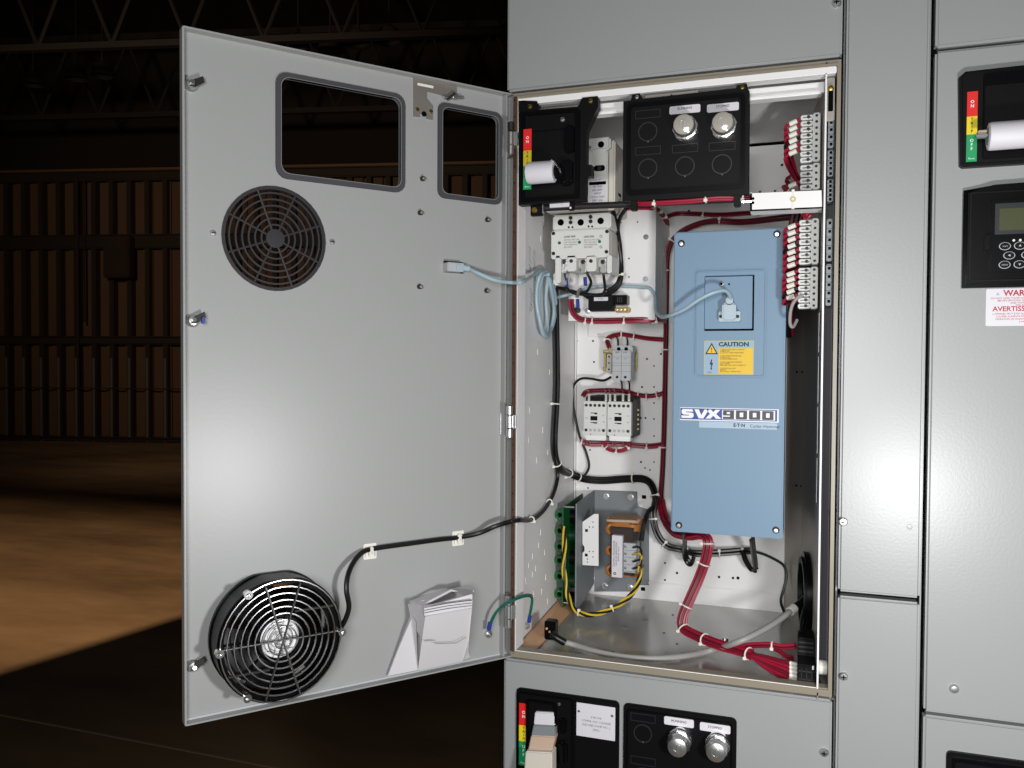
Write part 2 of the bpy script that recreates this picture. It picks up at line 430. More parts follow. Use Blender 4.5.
# back panel with punched holes
BY = .349
e = MB(); hs = []
bh = [(593, 341, 1), (594, 362, 1), (592.5, 397, .8), (577, 341, 1), (569, 369, 1), (655, 329, .8), (661, 354, 1), (647, 359, 1), (654, 366, .8), (642, 387, 1), (654, 387, .8), (654, 403, .8),
      (641, 418, .9), (645.5, 418, 1), (654, 419, .8), (633, 436, 1), (654, 436, .8), (641, 462, 1), (654, 462, .8), (645, 468, .8), (590, 450, .9), (634, 447, .8),
      (641, 478, .9), (650, 470, .8), (665, 563, 1), (677, 573, 1.2), (665, 580, 1), (719, 577, 1.2), (733, 578, 1.2), (738, 578, 1.5), (796, 600, 1.2), (588, 488, .8), (760, 192, 1.2), (775, 191, 1), (782, 165, 1.2), (689, 211, 1.2), (688, 560, 1.2)]
for px, py, q in bh:
    p = at(px, py, BY); hs.append(circ(p.x, p.z, .0017*q, 10))
for px, py in ((644, 497), (643, 589)):
    p = at(px, py, BY); hs.append(rrect(p.x-.0035, p.x+.0035, p.z-.003, p.z+.003))
e.prism(rrect(.004, .3645, .030, .7345), -BY-.0015, -BY, WHITE)
for o in hs: e.prism(o, -BY, -BY+.0002, HOLE)
e.fbox(.004, .3445, .026, .0305, -BY, -BY+.003, WHITE, .001); e.fbox(.0035, .0050, .03, .73, -BY, -BY+.010, WHITE)
e.fbox(.0030, .3645, .000, .026, -BY-.0015, -BY, WHITE)
part('back_panel', e, cab, 'white back panel punched with small holes')
e = MB(); e.box(.002, .40, .356, .358, 0, .74, HOLE); part('rear_shadow_plate', e, cab, 'black sheet put in for the shade behind the back panel')  # black sheet stands in for the shade seen through the panel gap
e = MB(); e.box(.002, .388, .045, .344, .738, .7395, WHITE); part('ceiling_sheet', e, cab)
e = MB(); e.box(.002, .4045, .012, .355, -.003, .0, PAN)
for px, py, q in ((613, 652, 0), (673, 615, 0), (692, 632, 1), (725, 640, 1), (664, 633, 0), (677, 644, 0), (625, 627, 2), (645, 620, 2)):
    p = atz(px, py, 0)
    if q == 1: e.lathe([(.005, 0), (.004, .003), (0, .0035)], p.x, p.y, STEEL, I4, 12)
    elif q == 0: e.lathe([(.002, 0), (.002, .0003)], p.x, p.y, HOLE, I4, 10)
    else: e.box(p.x-.004, p.x+.004, p.y-.006, p.y+.006, 0, .0003, MGREY)
part('floor_pan', e, cab, 'glossy grey steel floor pan')
# right wall: folded sheet
pl = [(.3890, .0), (.3840, .13), (.3680, .28), (.3435, .3488)]
e = MB()
for (x0, y0), (x1, y1) in zip(pl, pl[1:]):
    bm = bmesh.new(); v = [bm.verts.new(p) for p in ((x0, y0, 0), (x1, y1, 0), (x1+.0015, y1, 0), (x0+.0015, y0, 0), (x0, y0, .738), (x1, y1, .738), (x1+.0015, y1, .738), (x0+.0015, y0, .738))]
    for f in ((0, 1, 5, 4), (2, 3, 7, 6), (0, 4, 7, 3), (1, 2, 6, 5), (0, 3, 2, 1), (4, 5, 6, 7)): bm.faces.new([v[i] for i in f])
    e.addbm(bm, ZINC)
for z in (.44, .43, .335, .205): pass
for px, py in ((797.5, 372), (803, 372), (797, 485.5), (802, 486)):
    p = at(px, py, .283 if px > 800 else .29); e.ball((p.x-.001, p.y-.001, p.z), .0016, HOLE, n=8)
part('right_wall', e, cab, 'bare galvanised right wall')
e = MB(); e.fbox(.3886, .3905, .0125, .724, -.012, .002, WHITE, .0004); part('right_lip', e, cab, 'thin white edge of the right wall')
e = MB()
for py0, py1 in ((313, 352), (357, 403), (407, 453), (458, 502)):
    a = at(814.5, py0, .05); b_ = at(813.5, py1, .05); x = .3868
    e.box(x-.001, x+.001, .046, .05, b_.z, a.z, WHITE); e.box(x-.0002, x+.0012, .04, .046, b_.z, a.z, HOLE)
part('mounting_slot', e, cab, 'upright slots in the right wall')
e = MB(); e.fbox(.3905, .3990, .672, .722, -.010, -.006, ZINC, .001); e.fbox(.392, .3975, .683, .712, -.0062, -.0052, HOLE, .001); e.lathe([(.0032, -.005), (.0032, 0), (0, .001)], .3948, .708, BRASS, n=6)
part('corner_bracket', e, cab, 'zinc corner bracket with a brass screw')
e = MB(); e.box(.391, .4010, .04, .045, .02, .70, DGREY); part('wireway_divider', e, cab)

# ---- the open door
DT = .7425; A0, A1 = -.400, .014
e = MB()
w1 = rrect(-.2925, -.1455, .6040, .7115, .010); w2 = rrect(-.0885, -.0065, .6040, .7115, .008)
VC = (-.2990, .5295)
ra, rb = dp(443.5, 273.5); sa, sb = dp(463.5, 261)
rj = rrect(ra, sa, min(rb, sb)+.0015, max(rb, sb)-.0015)
FC = (-.3037, .0848)
e.prism(rrect(A0+.001, A1-.001, .001, DT-.001), -.0145, -.012, GD, DOOR, holes=[w1, w2, circ(*VC, .0570, 48), rj, circ(*FC, .060, 40)])
e.fbox(A0, A1, 0, .0018, -.0145, 0, GD, .0006, DOOR); e.fbox(A0, A1, DT-.0018, DT, -.0145, 0, GD, .0006, DOOR)
e.fbox(A0, A0+.0022, 0, DT, -.0145, 0, GD, .0006, DOOR); e.fbox(A1-.0018, A1, 0, DT, -.0145, 0, GD, .0006, DOOR)
e.fbox(A0, A1, .0018, .004, -.0125, -.011, LGREY, 0, DOOR)
e.fbox(.0005, .0025, .002, DT-.002, -.012, -.002, GD, .0005, DOOR)
door = part('door', e, cab, 'grey hinged door seen from inside')
def dpart(name, mb, label=None): return part(name, mb, door, label)
for o, i in ((rrect(-.2985, -.1395, .5978, .7175, .013), w1), (rrect(-.0945, -.0005, .5978, .7175, .010), w2)):
    m = MB(); m.prism(o, -.012, -.0095, DGREY, DOOR, holes=[i])
    ii = [(x, y) for x, y in i]; ci = sum(p[0] for p in i)/len(i), sum(p[1] for p in i)/len(i)
    big = [(x+(.0006 if x > ci[0] else -.0006), y+(.0006 if y > ci[1] else -.0006)) for x, y in i]
    m.prism(big, -.0165, -.0085, MGREY, DOOR, holes=[i])
    dpart('window_gasket', m, 'dark grey rubber gasket round a cut-out')
v = MB()
for i in range(7): rr = .0085+.0575*(i+1)/8.1; v.ring(rr-.0009, rr+.0009, -.016, -.011, *VC, GRILLE, DOOR, 40)
v.ring(.0552, .0575, -.018, -.0117, *VC, GRILLE, DOOR, 48); v.lathe([(.0105, -.017), (.0105, -.0105), (0, -.0100)], *VC, GRILLE, DOOR, 28)
for k in range(8):
    t = PI/8*.9+k*PI/4; p = [Vector((VC[0]+r_*math.cos(t), VC[1]+r_*math.sin(t), -.0120)) for r_ in (.009, .0560)]
    v.tube(p, .0013, GRILLE, 6, 1, M=DOOR)
dpart('vent_grille', v, 'round dark vent grille with spokes and rings')
for px, py in ((213, 233), (332, 242)):
    a, b_ = dp(px, py); m = MB(); m.screw(a, b_, -.012, .0034, STEEL, DOOR); dpart('screw', m)
for px, py in ((422, 179), (419.7, 213), (486.8, 220), (419, 286.8), (486, 290.8)):
    a, b_ = dp(px, py); m = MB()
    m.prism(circ(a, b_, .0032, 6), -.012, -.0075, IRON, DOOR, bev=.0006); m.lathe([(.0018, -.008), (.0018, -.004), (0, -.0036)], a, b_, STEEL, DOOR, 10)
    dpart('stud', m, 'dark stud with a bright tip')
def latch(px, py, blue):
    a, b_ = dp(px, py); m = MB()
    m.lathe([(.0068, -.012), (.0068, -.009), (.0052, -.0075), (.0045, -.004), (0, -.0035)], a, b_, STEEL, DOOR, 20)
    m.prism([(a-.003, b_-.003), (a+.003, b_-.003), (a+.0125, b_+.004), (a+.011, b_+.010), (a+.0015, b_+.005)], -.0045, -.0022, IRON, DOOR, bev=.0006)
    m.tube([dw(a, b_, -.003), dw(a, b_+.001, .002)], .0022, STEEL, 8, 1)
    if blue: m.fbox(a+.0075, a+.0105, b_-.003, b_+.004, -.004, .001, LUGBLUE, .0006, DOOR)
    dpart('quarter_turn_latch', m, 'bright steel quarter-turn latch')
for px, py, bl in ((190.5, 86, 0), (192, 321, 1), (192, 665, 0)): latch(px, py, bl)
P_ = lambda q: [dp(x, y) for x, y in q]
m = MB(); m.prism(P_(((413, 77.5), (413, 116.5), (419, 117.2), (419, 113.5), (426, 114.5), (426, 119), (432, 120), (432, 106), (426, 98.5), (426, 91.5), (456, 99.5), (456, 87)))[::-1], -.012, -.0095, STEEL if 0 else ZINC, DOOR)
a, b_ = dp(424.5, 86.2); m.fbox(a-.011, a+.011, b_-.0016, b_+.0016, -.0096, -.0088, NYLON, .0004, DOOR)
for px, py in ((416.5, 110), (430, 112)):
    a, b_ = dp(px, py); m.screw(a, b_, -.0095, .0026, BRASS, DOOR)
a, b_ = dp(423, 114.5); m.lathe([(.0032, -.0096), (.0032, -.0085), (0, -.0084)], a, b_, HOLE, DOOR, 14)
bk = dpart('latch_bracket', m, 'bent zinc interlock bracket')
m = MB(); m.tube([dpt(444, 97.5, -.006), dpt(463, 97, -.006)], .0020, STEEL, 8, 1); m.tube([dpt(447, 99.5, -.005), dpt(455, 93, -.002)], .0016, IRON, 6, 1)
a, b_ = dp(452, 97.5); m.prism(circ(a, b_, .0042, 6), -.0095, -.003, STEEL, DOOR, bev=.0006)
dpart('interlock_bolt', m, 'small steel bolt across the bracket')
for zc in (.6800, .3145, .0655):
    m = MB()
    HZ = frame((.0092, -.0085, zc), tuple(DN), (-DN.y, DN.x, 0), (0, 0, 1))
    for z0, z1, mm in ((-.021, -.009, STEEL), (-.0085, .0085, STEEL), (.009, .021, IRON if zc > .6 else STEEL)): m.lathe([(.0030, z0), (.0042, z0+.0008), (.0042, z1-.0008), (.0030, z1)], 0, 0, mm, HZ, 16)
    m.fbox(.0025, .0125, zc-.020, zc+.020, -.0118, -.0015, ZINC, .001, DOOR)
    m.fbox(-.0010, .0030, zc-.018, zc+.010, -.0118, -.0095, STEEL, .0006, DOOR)
    m.box(.0125, .0175, -.0075, -.0030, zc-.009, zc+.009, STEEL, .0008)
    dpart('hinge', m, 'bright steel knuckle hinge')
for px, py in ((415, 600), (232, 520), (360, 480)):
    pass

# ---- fan on the door
fan = thing('cooling_fan', 'black round cooling fan with wire guard at the bottom of the open door', 'fan')
def fanout(r, fl_, n=64):
    out = []
    for i in range(n):
        t = 2*PI*i/n; x, y = r*math.cos(t), r*math.sin(t); out.append((FC[0]+x, FC[1]+max(-fl_, min(fl_, y))))
    return out
m = MB()
m.prism(fanout(.0700, .0675), -.012, -.0065, BLACK, DOOR, holes=[circ(*FC, .0625, 48)])
m.prism(fanout(.0685, .0670), -.0065, .022, BLACK, DOOR, holes=[circ(*FC, .0630, 48)])
m.prism(fanout(.0695, .0670), .022, .0265, BLACK, DOOR, holes=[circ(*FC, .0625, 48)])
part('fan_housing', m, fan)
m = MB()
for k in range(3):
    t = k*2*PI/3+.5; m.tube([dw(FC[0]+.02*math.cos(t), FC[1]+.02*math.sin(t), -.004), dw(FC[0]+.0632*math.cos(t), FC[1]+.0632*math.sin(t), -.004)], .003, BLACK, 6, 1)
m.lathe([(.030, -.008), (.030, .0)], *FC, BLACK, DOOR, 32)
part('motor_mount', m, fan)
m = MB()
m.lathe([(.0275, .0), (.0275, .016), (.0255, .0190), (.0, .0195)], *FC, BLACKM, DOOR, 40)
part('hub', m, fan)
m = MB(); m.lathe([(.0215, .0195), (.0215, .0201), (0, .0202)], *FC, SILVERL, DOOR, 36)
m.ring(.0140, .0146, .0202, .0205, *FC, GREYINK, DOOR, 32); m.ring(.0065, .0070, .0202, .0205, *FC, GREYINK, DOOR, 24)
for k in range(8):
    t = k*PI/4; m.fbox(FC[0]+.0175*math.cos(t)-.002, FC[0]+.0175*math.cos(t)+.002, FC[1]+.0175*math.sin(t)-.0006, FC[1]+.0175*math.sin(t)+.0006, .0202, .0205, GREYINK, 0, DOOR)
part('hub_label', m, fan, 'silver round rating label')
for k in range(5):
    t0 = k*2*PI/5+.35; V = []
    for i in range(7):
        for j_ in range(5):
            rr = .027+.034*j_/4; t = t0+.95*i/6; V.append((FC[0]+rr*math.cos(t), FC[1]+rr*math.sin(t), .001+.015*(i/6)))
    bm = bmesh.new(); vs = [bm.verts.new(p) for p in V]; vt = [bm.verts.new((p[0], p[1], p[2]+.0015)) for p in V]
    for i in range(6):
        for j_ in range(4):
            q = [i*5+j_, i*5+j_+1, (i+1)*5+j_+1, (i+1)*5+j_]
            bm.faces.new([vs[z] for z in q]); bm.faces.new([vt[z] for z in q[::-1]])
    part('fan_blade', MB().addbm(bm, BLACK, DOOR), fan)
m = MB()
GCc = .0305
for i in range(9):
    rr = .0085+.0073*i
    
    m.tube([dw(FC[0]+rr*math.cos(2*PI*k/40), FC[1]+rr*math.sin(2*PI*k/40), GCc) for k in range(40)], .00095, CHROME, 6, 1, True)
for t, L_ in ((.0, .0675), (1.27, .0645), (1.87, .0645)):
    m.tube([dw(FC[0]-L_*math.cos(t), FC[1]-L_*math.sin(t), GCc-.0022 if t < 1 else GCc+.0015), dw(FC[0]+L_*math.cos(t), FC[1]+L_*math.sin(t), GCc-.0022 if t < 1 else GCc+.0015)], .0013, CHROME, 6, 1)
for s1, ln in ((1, 1), (-1, 1)):
    o = .030*s1; t = .16
    m.tube([dw(FC[0]+s1*.014, FC[1]+o, GCc-.002), dw(FC[0]+s1*.058, FC[1]+o, GCc-.002)], .0016, IRON, 6, 1)
part('wire_guard', m, fan, 'chrome wire finger guard of rings and spokes')
for t in (PI+.03, -.02, 2.16, 4.1):
    m = MB(); a, b_ = FC[0]+.0675*math.cos(t), FC[1]+.0675*math.sin(t)
    m.ring(.0022, .0046, .0264, .0335, a, b_, CHROME, DOOR, 20); m.screw(a, b_, .0264, .0030, STEEL, DOOR); part('guard_screw', m, fan, 'chrome guard screw eye')

# ---- documents tucked at the door bottom
env = thing('document_pouch', 'white paper document pouch stuck low on the inside of the open door', 'pouch')
def slab(qs, th, m_, mb=None):       # quad of (px,py,off) given a thickness behind it
    P0 = [dpt(*q) for q in qs]; nrm = (P0[1]-P0[0]).cross(P0[2]-P0[0]).normalized()
    if nrm.dot(CAM-P0[0]) < 0: nrm = -nrm
    bm = bmesh.new(); A = [bm.verts.new(p) for p in P0]; B = [bm.verts.new(p-nrm*th) for p in P0]; n = len(P0)
    bm.faces.new(A); bm.faces.new(B[::-1])
    for i in range(n): bm.faces.new((A[i], A[(i+1) % n], B[(i+1) % n], B[i]))
    return (mb or MB()).addbm(bm, m_)
part('pouch_back', slab([(388, 675, -.009), (420, 668, -.009), (468, 658, -.009), (471, 607, -.009), (413, 610, -.009)], .0015, PAPER), env)
part('pouch_flap', slab([(388, 676, -.004), (418, 670, .012), (416, 622, .012), (412.5, 616, .006), (397, 652, -.003)], .0012, PAPER), env)
part('pouch_front', slab([(418, 670.5, .013), (425, 617, .048), (472, 608.5, .048), (469, 640, .034), (463, 661, .013)], .0012, PAPER), env)
m = MB(); m.tube([dpt(424, 641, .0405), dpt(434.5, 640, .0405), dpt(435, 643.5, .040), dpt(456, 643, .0395), dpt(466, 637, .0405)], .00035, GREYINK, 4, 1); part('pouch_seam', m, env)
part('pouch_corner', slab([(464, 660, -.006), (466, 644, -.004), (470, 657, -.009)], .001, PAPER), env)
def manual(qs, th, name, lab, dk=None):
    mb = slab(qs, th, PAPER)
    return solo(name, mb, lab, 'papers', 'manuals in the door pouch') if dk is None else mb
mn = thing('folded_manual', 'front stack of folded white manuals standing in the door pouch', 'papers')
part('page_block', slab([(424.5, 616, .0455), (424, 607, .0465), (472.5, 600, .0465), (472, 608, .0455)], .006, PAPER), mn)
m = slab([(424, 607.5, .040), (440, 603, .040), (472.5, 594, .040), (472, 606, .040)], .004, PAPER)
for q in range(3): m.tube([dpt(424.5, 613-q*2.6, .0475), dpt(448, 608.5-q*2.6, .0475), dpt(472, 605.6-q*2.6, .0475)], .0003, INK, 4, 2)
part('page_edges', m, mn)
mn2 = thing('folded_manual', 'rear folded white manual leaning behind the front stack in the door pouch', 'papers')
part('cover', slab([(412, 626, .000), (408, 604, -.002), (424, 600, .020), (424, 640, .018)], .0012, PAPER), mn2)
part('page_block', slab([(410, 603, -.004), (436, 594, .012), (470, 587, .022), (474, 592, .032), (472, 598, .034), (452, 591.5, .030), (424, 606, .030)], .003, PAPER), mn2)
part('printed_sheet', slab([(413, 602.5, -.0035), (438, 593, .014), (452, 591, .030), (425, 605, .030)], .0005, mat('printed_grey_paper', '#8d8a8c', .7, var=.25, vscale=300)), mn2)

# ------------------------------------------------------------------ other doors of the lineup
def door_slab(x0, x1, z0, z1, holes=()):
    m = MB()
    if holes: m.prism(rrect(x0, x1, z0, z1), -.018, 0, G, holes=holes)
    else: m.box(x0, x1, 0, .018, z0, z1, G, .0028, seg=3)
    return m
def panel_screw(parent, px, py):
    p = at(px, py, 0); m = MB(); m.lathe([(.0052, 0), (.0052, .0015), (.0042, .0035), (.0036, .0045), (0, .0048)], p.x, p.z, STEEL, n=20)
    m.fbox(p.x-.0028, p.x+.0028, p.z-.0006, p.z+.0006, .0046, .0051, HOLE, 0); m.fbox(p.x-.0006, p.x+.0006, p.z-.0028, p.z+.0028, .0046, .0051, HOLE, 0)
    part('quarter_turn_screw', m, parent)
up = thing('blank_panel', 'grey blank panel above the open door', 'panel')
m = door_slab(.0, .4060, .7435, 1.188); part('panel', m, up); panel_screw(up, 836.5, 3.5)
wu = thing('wireway_cover', 'narrow grey upper wireway cover right of the open unit', 'panel')
part('panel', door_slab(.4105, .4963, .1285, 1.188), wu); panel_screw(wu, 843, 521.5)
p = at(909.5, 527, 0); m = MB(); m.lathe([(.0030, 0), (.0026, .0004), (0, .0006)], p.x, p.z, G, n=14); part('plug', m, wu)
wl = thing('wireway_cover', 'narrow grey lower wireway cover with a single screw', 'panel')
part('panel', door_slab(.4105, .4963, -.62, .1235), wl); panel_screw(wl, 843.5, 676)
lo = thing('unit_door', 'grey lower unit door under the open cabinet holding a black operator and lamp panel', 'door')
part('panel', door_slab(.0, .4060, -.365, .0005), lo); panel_screw(lo, 824, 752)
ru = thing('unit_door', 'grey top unit door at the upper right corner', 'door'); part('panel', door_slab(.5022, .92, .7412, 1.188), ru)
rm = thing('unit_door', 'tall grey right-hand unit door with breaker handle, keypad and warning label', 'door')
part('panel', door_slab(.5022, .92, .0012, .7375), rm)
p = at(954, 688.5, 0); m = MB(); m.lathe([(.0052, 0), (.0052, .0012), (.0036, .0040), (0, .0046)], p.x, p.z, STEEL, n=20); part('quarter_turn_screw', m, rm)
rl = thing('unit_door', 'grey bottom right unit door with the top of a black operator', 'door'); part('panel', door_slab(.5022, .92, -.365, -.0025), rl)
ws = thing('wireway_enclosure', 'grey steel enclosure of the right-hand section behind its flush doors', 'cabinet')
m = MB(); m.box(.4985, .5000, .022, .50, FZ, 1.19, G); m.box(.919, .9205, .0185, .50, FZ, 1.19, G); m.box(.4105, .9205, .50, .502, FZ, 1.19, G); m.box(.4115, .9205, .0185, .5, 1.1885, 1.19, G)
part('enclosure_shell', m, ws)
m = MB(); m.box(.4115, .4955, .0, .02, FZ, -.63, G, .003); part('lower_wireway_plate', m, ws); m = MB(); m.box(.5022, .92, 0, .02, FZ, -.37, G, .003); part('lower_front_plate', m, ws)

# ---- operator with position label
def pos_label(mb, a0, a1, b0, b1, c, txt=True):
    h = b1-b0; y1 = b0+h*.39; y2 = b0+h*.645
    for p, q, m_ in ((b0, y1, SGRN), (y1, y2, SYEL), (y2, b1, SRED)): mb.fbox(a0, a1, p, q, c-.0004, c, m_, 0)
    am = (a0+a1)/2; s = (a1-a0)*.42
    if txt:
        for t, p, q, m_ in (('ON', y2, b1, LOGOWHITE), ('TRIP', y1, y2, INK), ('OFF', b0+h*.09, y1, LOGOWHITE)):
            n = len(t); st = min(s*1.05, (q-p)*.9/n)
            for i, ch in enumerate(t): mb.text(ch, am, (p+q)/2+((n-1)/2-i)*st, c+.0002, st*1.0, m_, bold=.02)
        mb.text('Reset', am, b0+h*.045, c+.0002, s*.62, LOGOWHITE)
    return mb
# upper left operator (inside the open unit)
op = thing('breaker_operator', 'black breaker operator with a white handle at the top left of the open cabinet', 'switch')
Q = lambda lst, y=0.: [(at(px, py, y).x, at(px, py, y).z) for px, py in lst]
m = MB()
m.prism(Q([(519, 205.5), (519, 101.5), (523.5, 101), (537.5, 101.5), (540, 110), (578, 107), (583, 98), (598, 96.5), (598.5, 107), (586.8, 131), (586.5, 165), (592, 165), (592, 176.5), (586, 177), (585.5, 200.5)])[::-1], -.012, .002, BLACKM)
ob_ = part('body', m, op)
m = MB()
m.prism(Q([(522, 203), (522, 114), (578, 109.5), (581, 112), (580.5, 198.5)])[::-1], .002, .006, BLACK, holes=[Q([(526, 199), (526, 117), (576, 113), (576, 195)])[::-1]])
m.fbox(*[f(q) for q in [0] for f in (lambda _: at(526, 150, 0).x, lambda _: at(576, 150, 0).x)], at(526, 133, 0).z-.0004, at(526, 133, 0).z+.0004, .002, .0032, BLACK)
part('bezel', m, op)
m = MB(); c0 = at(571, 132, 0); m.fbox(c0.x-.006, c0.x+.006, c0.z-.028, c0.z+.006, .002, .012, BLACK, .002)
c0 = at(569, 174, 0); m.fbox(c0.x-.009, c0.x+.007, c0.z-.016, c0.z+.016, .002, .014, BLACK, .003); c0 = at(548, 175, 0); m.fbox(c0.x-.016, c0.x+.014, c0.z-.001, c0.z+.012, .002, .007, BLACK, .002)
part('handle_yoke', m, op)
m = MB(); L0, L1 = at(523.5, 190, -.005), at(532, 129, -.005)
part('position_label', pos_label(m, L0.x, L1.x, L0.z, L1.z, .0066), op, 'red, yellow and green ON TRIP OFF label')
m = MB(); h0, h1 = at(526.5, 184.5, -.03), at(552.5, 160.5, -.03); zc = (h0.z+h1.z)/2; r_ = (h1.z-h0.z)/2
HX = frame((h0.x, -.030, zc), (0, 1, 0), (0, 0, 1), (1, 0, 0)); Lh = h1.x-h0.x+.002
m.lathe([(r_*.72, 0), (r_*.94, .002), (r_, .006), (r_*.98, Lh), (r_*.9, Lh+.001)], 0, 0, IVORY if 0 else LABELW, HX, 28)
part('handle', m, op, 'white rounded handle grip')
m = MB(); m.lathe([(r_*.5, Lh), (r_*.55, Lh+.006)], 0, 0, BLACK, HX, 16)
for k in range(3): m.tube([(h0.x+Lh-.001+.004*k, -.040-.001*k, zc+.012-.003*k), (h0.x+Lh+.006+.002*k, -.036, zc+.006-.004*k), (h0.x+Lh+.004, -.020, zc-.006)], .0011, CHROME, 6, 4)
m.box(h0.x+Lh+.002, h0.x+Lh+.010, -.036, .0, zc-.012, zc+.008, BLACK, .003)
part('spring_arm', m, op, 'black arm with a coiled steel spring')
for px, py, mm in ((563, 120, STEEL), (530.5, 107, BRASS), (591, 101.5, BRASS)):
    m = MB(); p = at(px, py, 0); m.screw(p.x, p.z, .002, .0034, mm); part('screw', m, op)
m = MB(); p0, p1 = at(538, 111.5, 0), at(580, 104.5, 0); m.fbox(p0.x, p1.x, p0.z-.001, p1.z-.0005, -.004, .0005, ZINC, .0008); part('steel_strip', m, op, 'thin steel strip along the top')

# upper pilot device panel
def lamp(mb_parent, x, z, c, r, mirror=False):
    m = MB(); m.lathe([(r*1.0, c), (r*1.0, c+.004), (r*.92, c+.006)], x, z, CHROME, n=28); part('lamp_base', m, mb_parent)
def pilot_light(parent, x, z, c, r, ln, lens, tag):
    sub = MB(); sub.lathe([(r, c), (r, c+ln*.22), (r*.92, c+ln*.26), (r*.92, c+ln*.34)], x, z, CHROME, n=32)
    sub.prism(circ(x, z, r*1.02, 8, .2), c+ln*.34, c+ln*.50, CHROME, bev=.0008)
    sub.lathe([(r*.86, c+ln*.5), (r*.86, c+ln*.72), (r*.74, c+ln*.86)], x, z, STEEL, n=32)
    b_ = part('pilot_light', sub, parent, tag)
    l = MB(); l.lathe([(r*.80, c+ln*.84), (r*.78, c+ln*.96), (r*.66, c+ln), (0, c+ln*1.01)], x, z, lens, n=32)
    l.ring(r*.30, r*.34, c+ln*1.0, c+ln*1.02, x, z, STEEL, n=24); l.fbox(x-.0008, x+.0008, z-r*.3, z+r*.3, c+ln*1.0, c+ln*1.025, STEEL)
    part('lens', l, b_)
def blank_cell(mb, x, z, r, bx0, bx1, bz0, bz1, c):
    mb.ring(r*.90, r, c-.0005, c+.0009, x, z, RIDGE, n=32); mb.lathe([(r*.14, c), (0, c+.0009)], x, z-r*.98, RIDGE, n=8)
    mb.prism(rrect(bx0, bx1, bz0, bz1, .001), c-.0005, c+.0007, RIDGE, holes=[rrect(bx0+.0006, bx1-.0006, bz0+.0006, bz1-.0006, .001)])
pd = thing('pilot_device_panel', 'black panel with two pilot lights hinged inside the open cabinet at the top', 'panel')
m = MB()
m.prism(Q([(622.5, 201.5), (623.5, 101.5), (631, 100.5), (632.5, 95), (640, 94), (641.5, 99), (736, 88.5), (737, 85.5), (747, 84), (748, 89.5), (749.5, 91), (748.5, 194.5)])[::-1], -.014, .001, BLACKM)
part('body', m, pd)
x0, x1, z0, z1 = at(627, 150, 0).x, at(745, 150, 0).x, .5985, .7115
m = MB(); m.prism(rrect(x0, x1, z0, z1, .006), .001, .0035, BLACK, holes=[rrect(x0+.005, x1-.005, z0+.0065, z1-.005, .005)])
m.fbox(x0+.010, x1-.010, z0+.0030, z0+.0040, .0033, .0042, BLACK, .0004)
part('bezel', m, pd)
m = MB()
for (px, py, rz) in ((648, 132, 1), (648, 168.5, 1), (685, 166.5, 1), (722, 164.5, 1)):
    p = at(px, py, 0); ww = .0155
    blank_cell(m, p.x, p.z, .0118, p.x-ww, p.x+ww, p.z+.0165, p.z+.0265, .0012)
part('blank_covers', m, pd)
for px, py, tx, lens in ((682, 128.5, 'RUNNING', CLEAR), (720, 126.5, 'STOPPED', CLEAR)):
    p = at(px, py+3, 0); q = at(px+3, 109.8 if px < 700 else 107.8, 0)
    l = MB(); l.prism(rrect(q.x-.0185, q.x+.0185, q.z-.0048, q.z+.0048, .002), .001, .0022, LABELW); l.text(tx, q.x, q.z+.0012, .0025, .0038, INK, bold=.01); part('legend_plate', l, pd, 'white legend plate reading '+tx)
    pilot_light(pd, p.x+.0055, p.z+.001, .001, .0150, .028, lens, 'clear pilot light in a chrome bezel')
for px, py in ((637, 97.5), (742.5, 88)):
    m = MB(); p = at(px, py, 0); m.screw(p.x, p.z, .001, .0026, STEEL if px < 700 else BRASS); part('screw', m, pd)
m = MB(); p0, p1 = at(645, 99, .0), at(698, 91, .0); m.prism(Q([(645, 100), (645, 95.5), (698, 90), (698, 94.5)])[::-1], -.006, -.001, ZINC); m.screw((p0.x+p1.x)/2, (p0.z+p1.z)/2, -.001, .0012, IRON); part('steel_strip', m, pd)
m = MB(); p = at(634, 206, .0); m.fbox(p.x-.005, p.x+.003, p.z-.005, p.z+.010, -.012, -.001, BLACKM, .001); part('pivot_leg', m, pd); m = MB(); p = at(737, 201, .0); m.fbox(p.x-.004, p.x+.004, p.z-.006, p.z+.010, -.012, -.001, BLACKM, .001); part('pivot_leg', m, pd)

# hinge bar under both panels
m = MB(); a_, b_ = at(538, 208.5, .02), at(752, 198.5, .02)
m.tube([a_, b_], .0042, IRON, 12, 1); m.tube([at(541, 205, .02), at(625, 202.5, .02)], .0016, STEEL, 8, 1)
hb = thing('hinge_bar', 'dark steel bar crossing the open cabinet under the two black panels', 'bar'); part('rod', m, hb)
m = MB(); p = at(571.5, 204.5, .012); m.fbox(p.x-.0035, p.x+.0035, p.z-.008, p.z+.010, -.016, -.008, BLACKM, .001); m.ball((p.x, .007, p.z-.005), .0016, NYLON); part('clamp', m, hb)
m = MB(); p = at(543.5, 206, .012); m.fbox(p.x-.0005, p.x+.0005, p.z-.010, p.z+.008, -.012, -.008, STEEL); m.fbox(p.x-.018, p.x-.002, p.z-.012, p.z+.004, -.02, -.012, BLACKM, .001); m.prism(circ(p.x-.0115, p.z-.005, .0038, 6), -.012, -.008, BRASS, bev=.0006); part('end_bracket', m, hb, 'black end bracket with brass nut')
m = MB(); p0, p1 = at(549.5, 204.5, .005), at(569, 206.5, .005); m.fbox(p0.x, p1.x, p1.z+.0002, p0.z-.0002+.002, -.010, -.006, LABELW); m.text('1 5', (p0.x+p1.x)/2+.003, (p0.z+p1.z)/2+.001, -.0056, .0022, INK); part('label_tag', m, hb, 'small white tag')
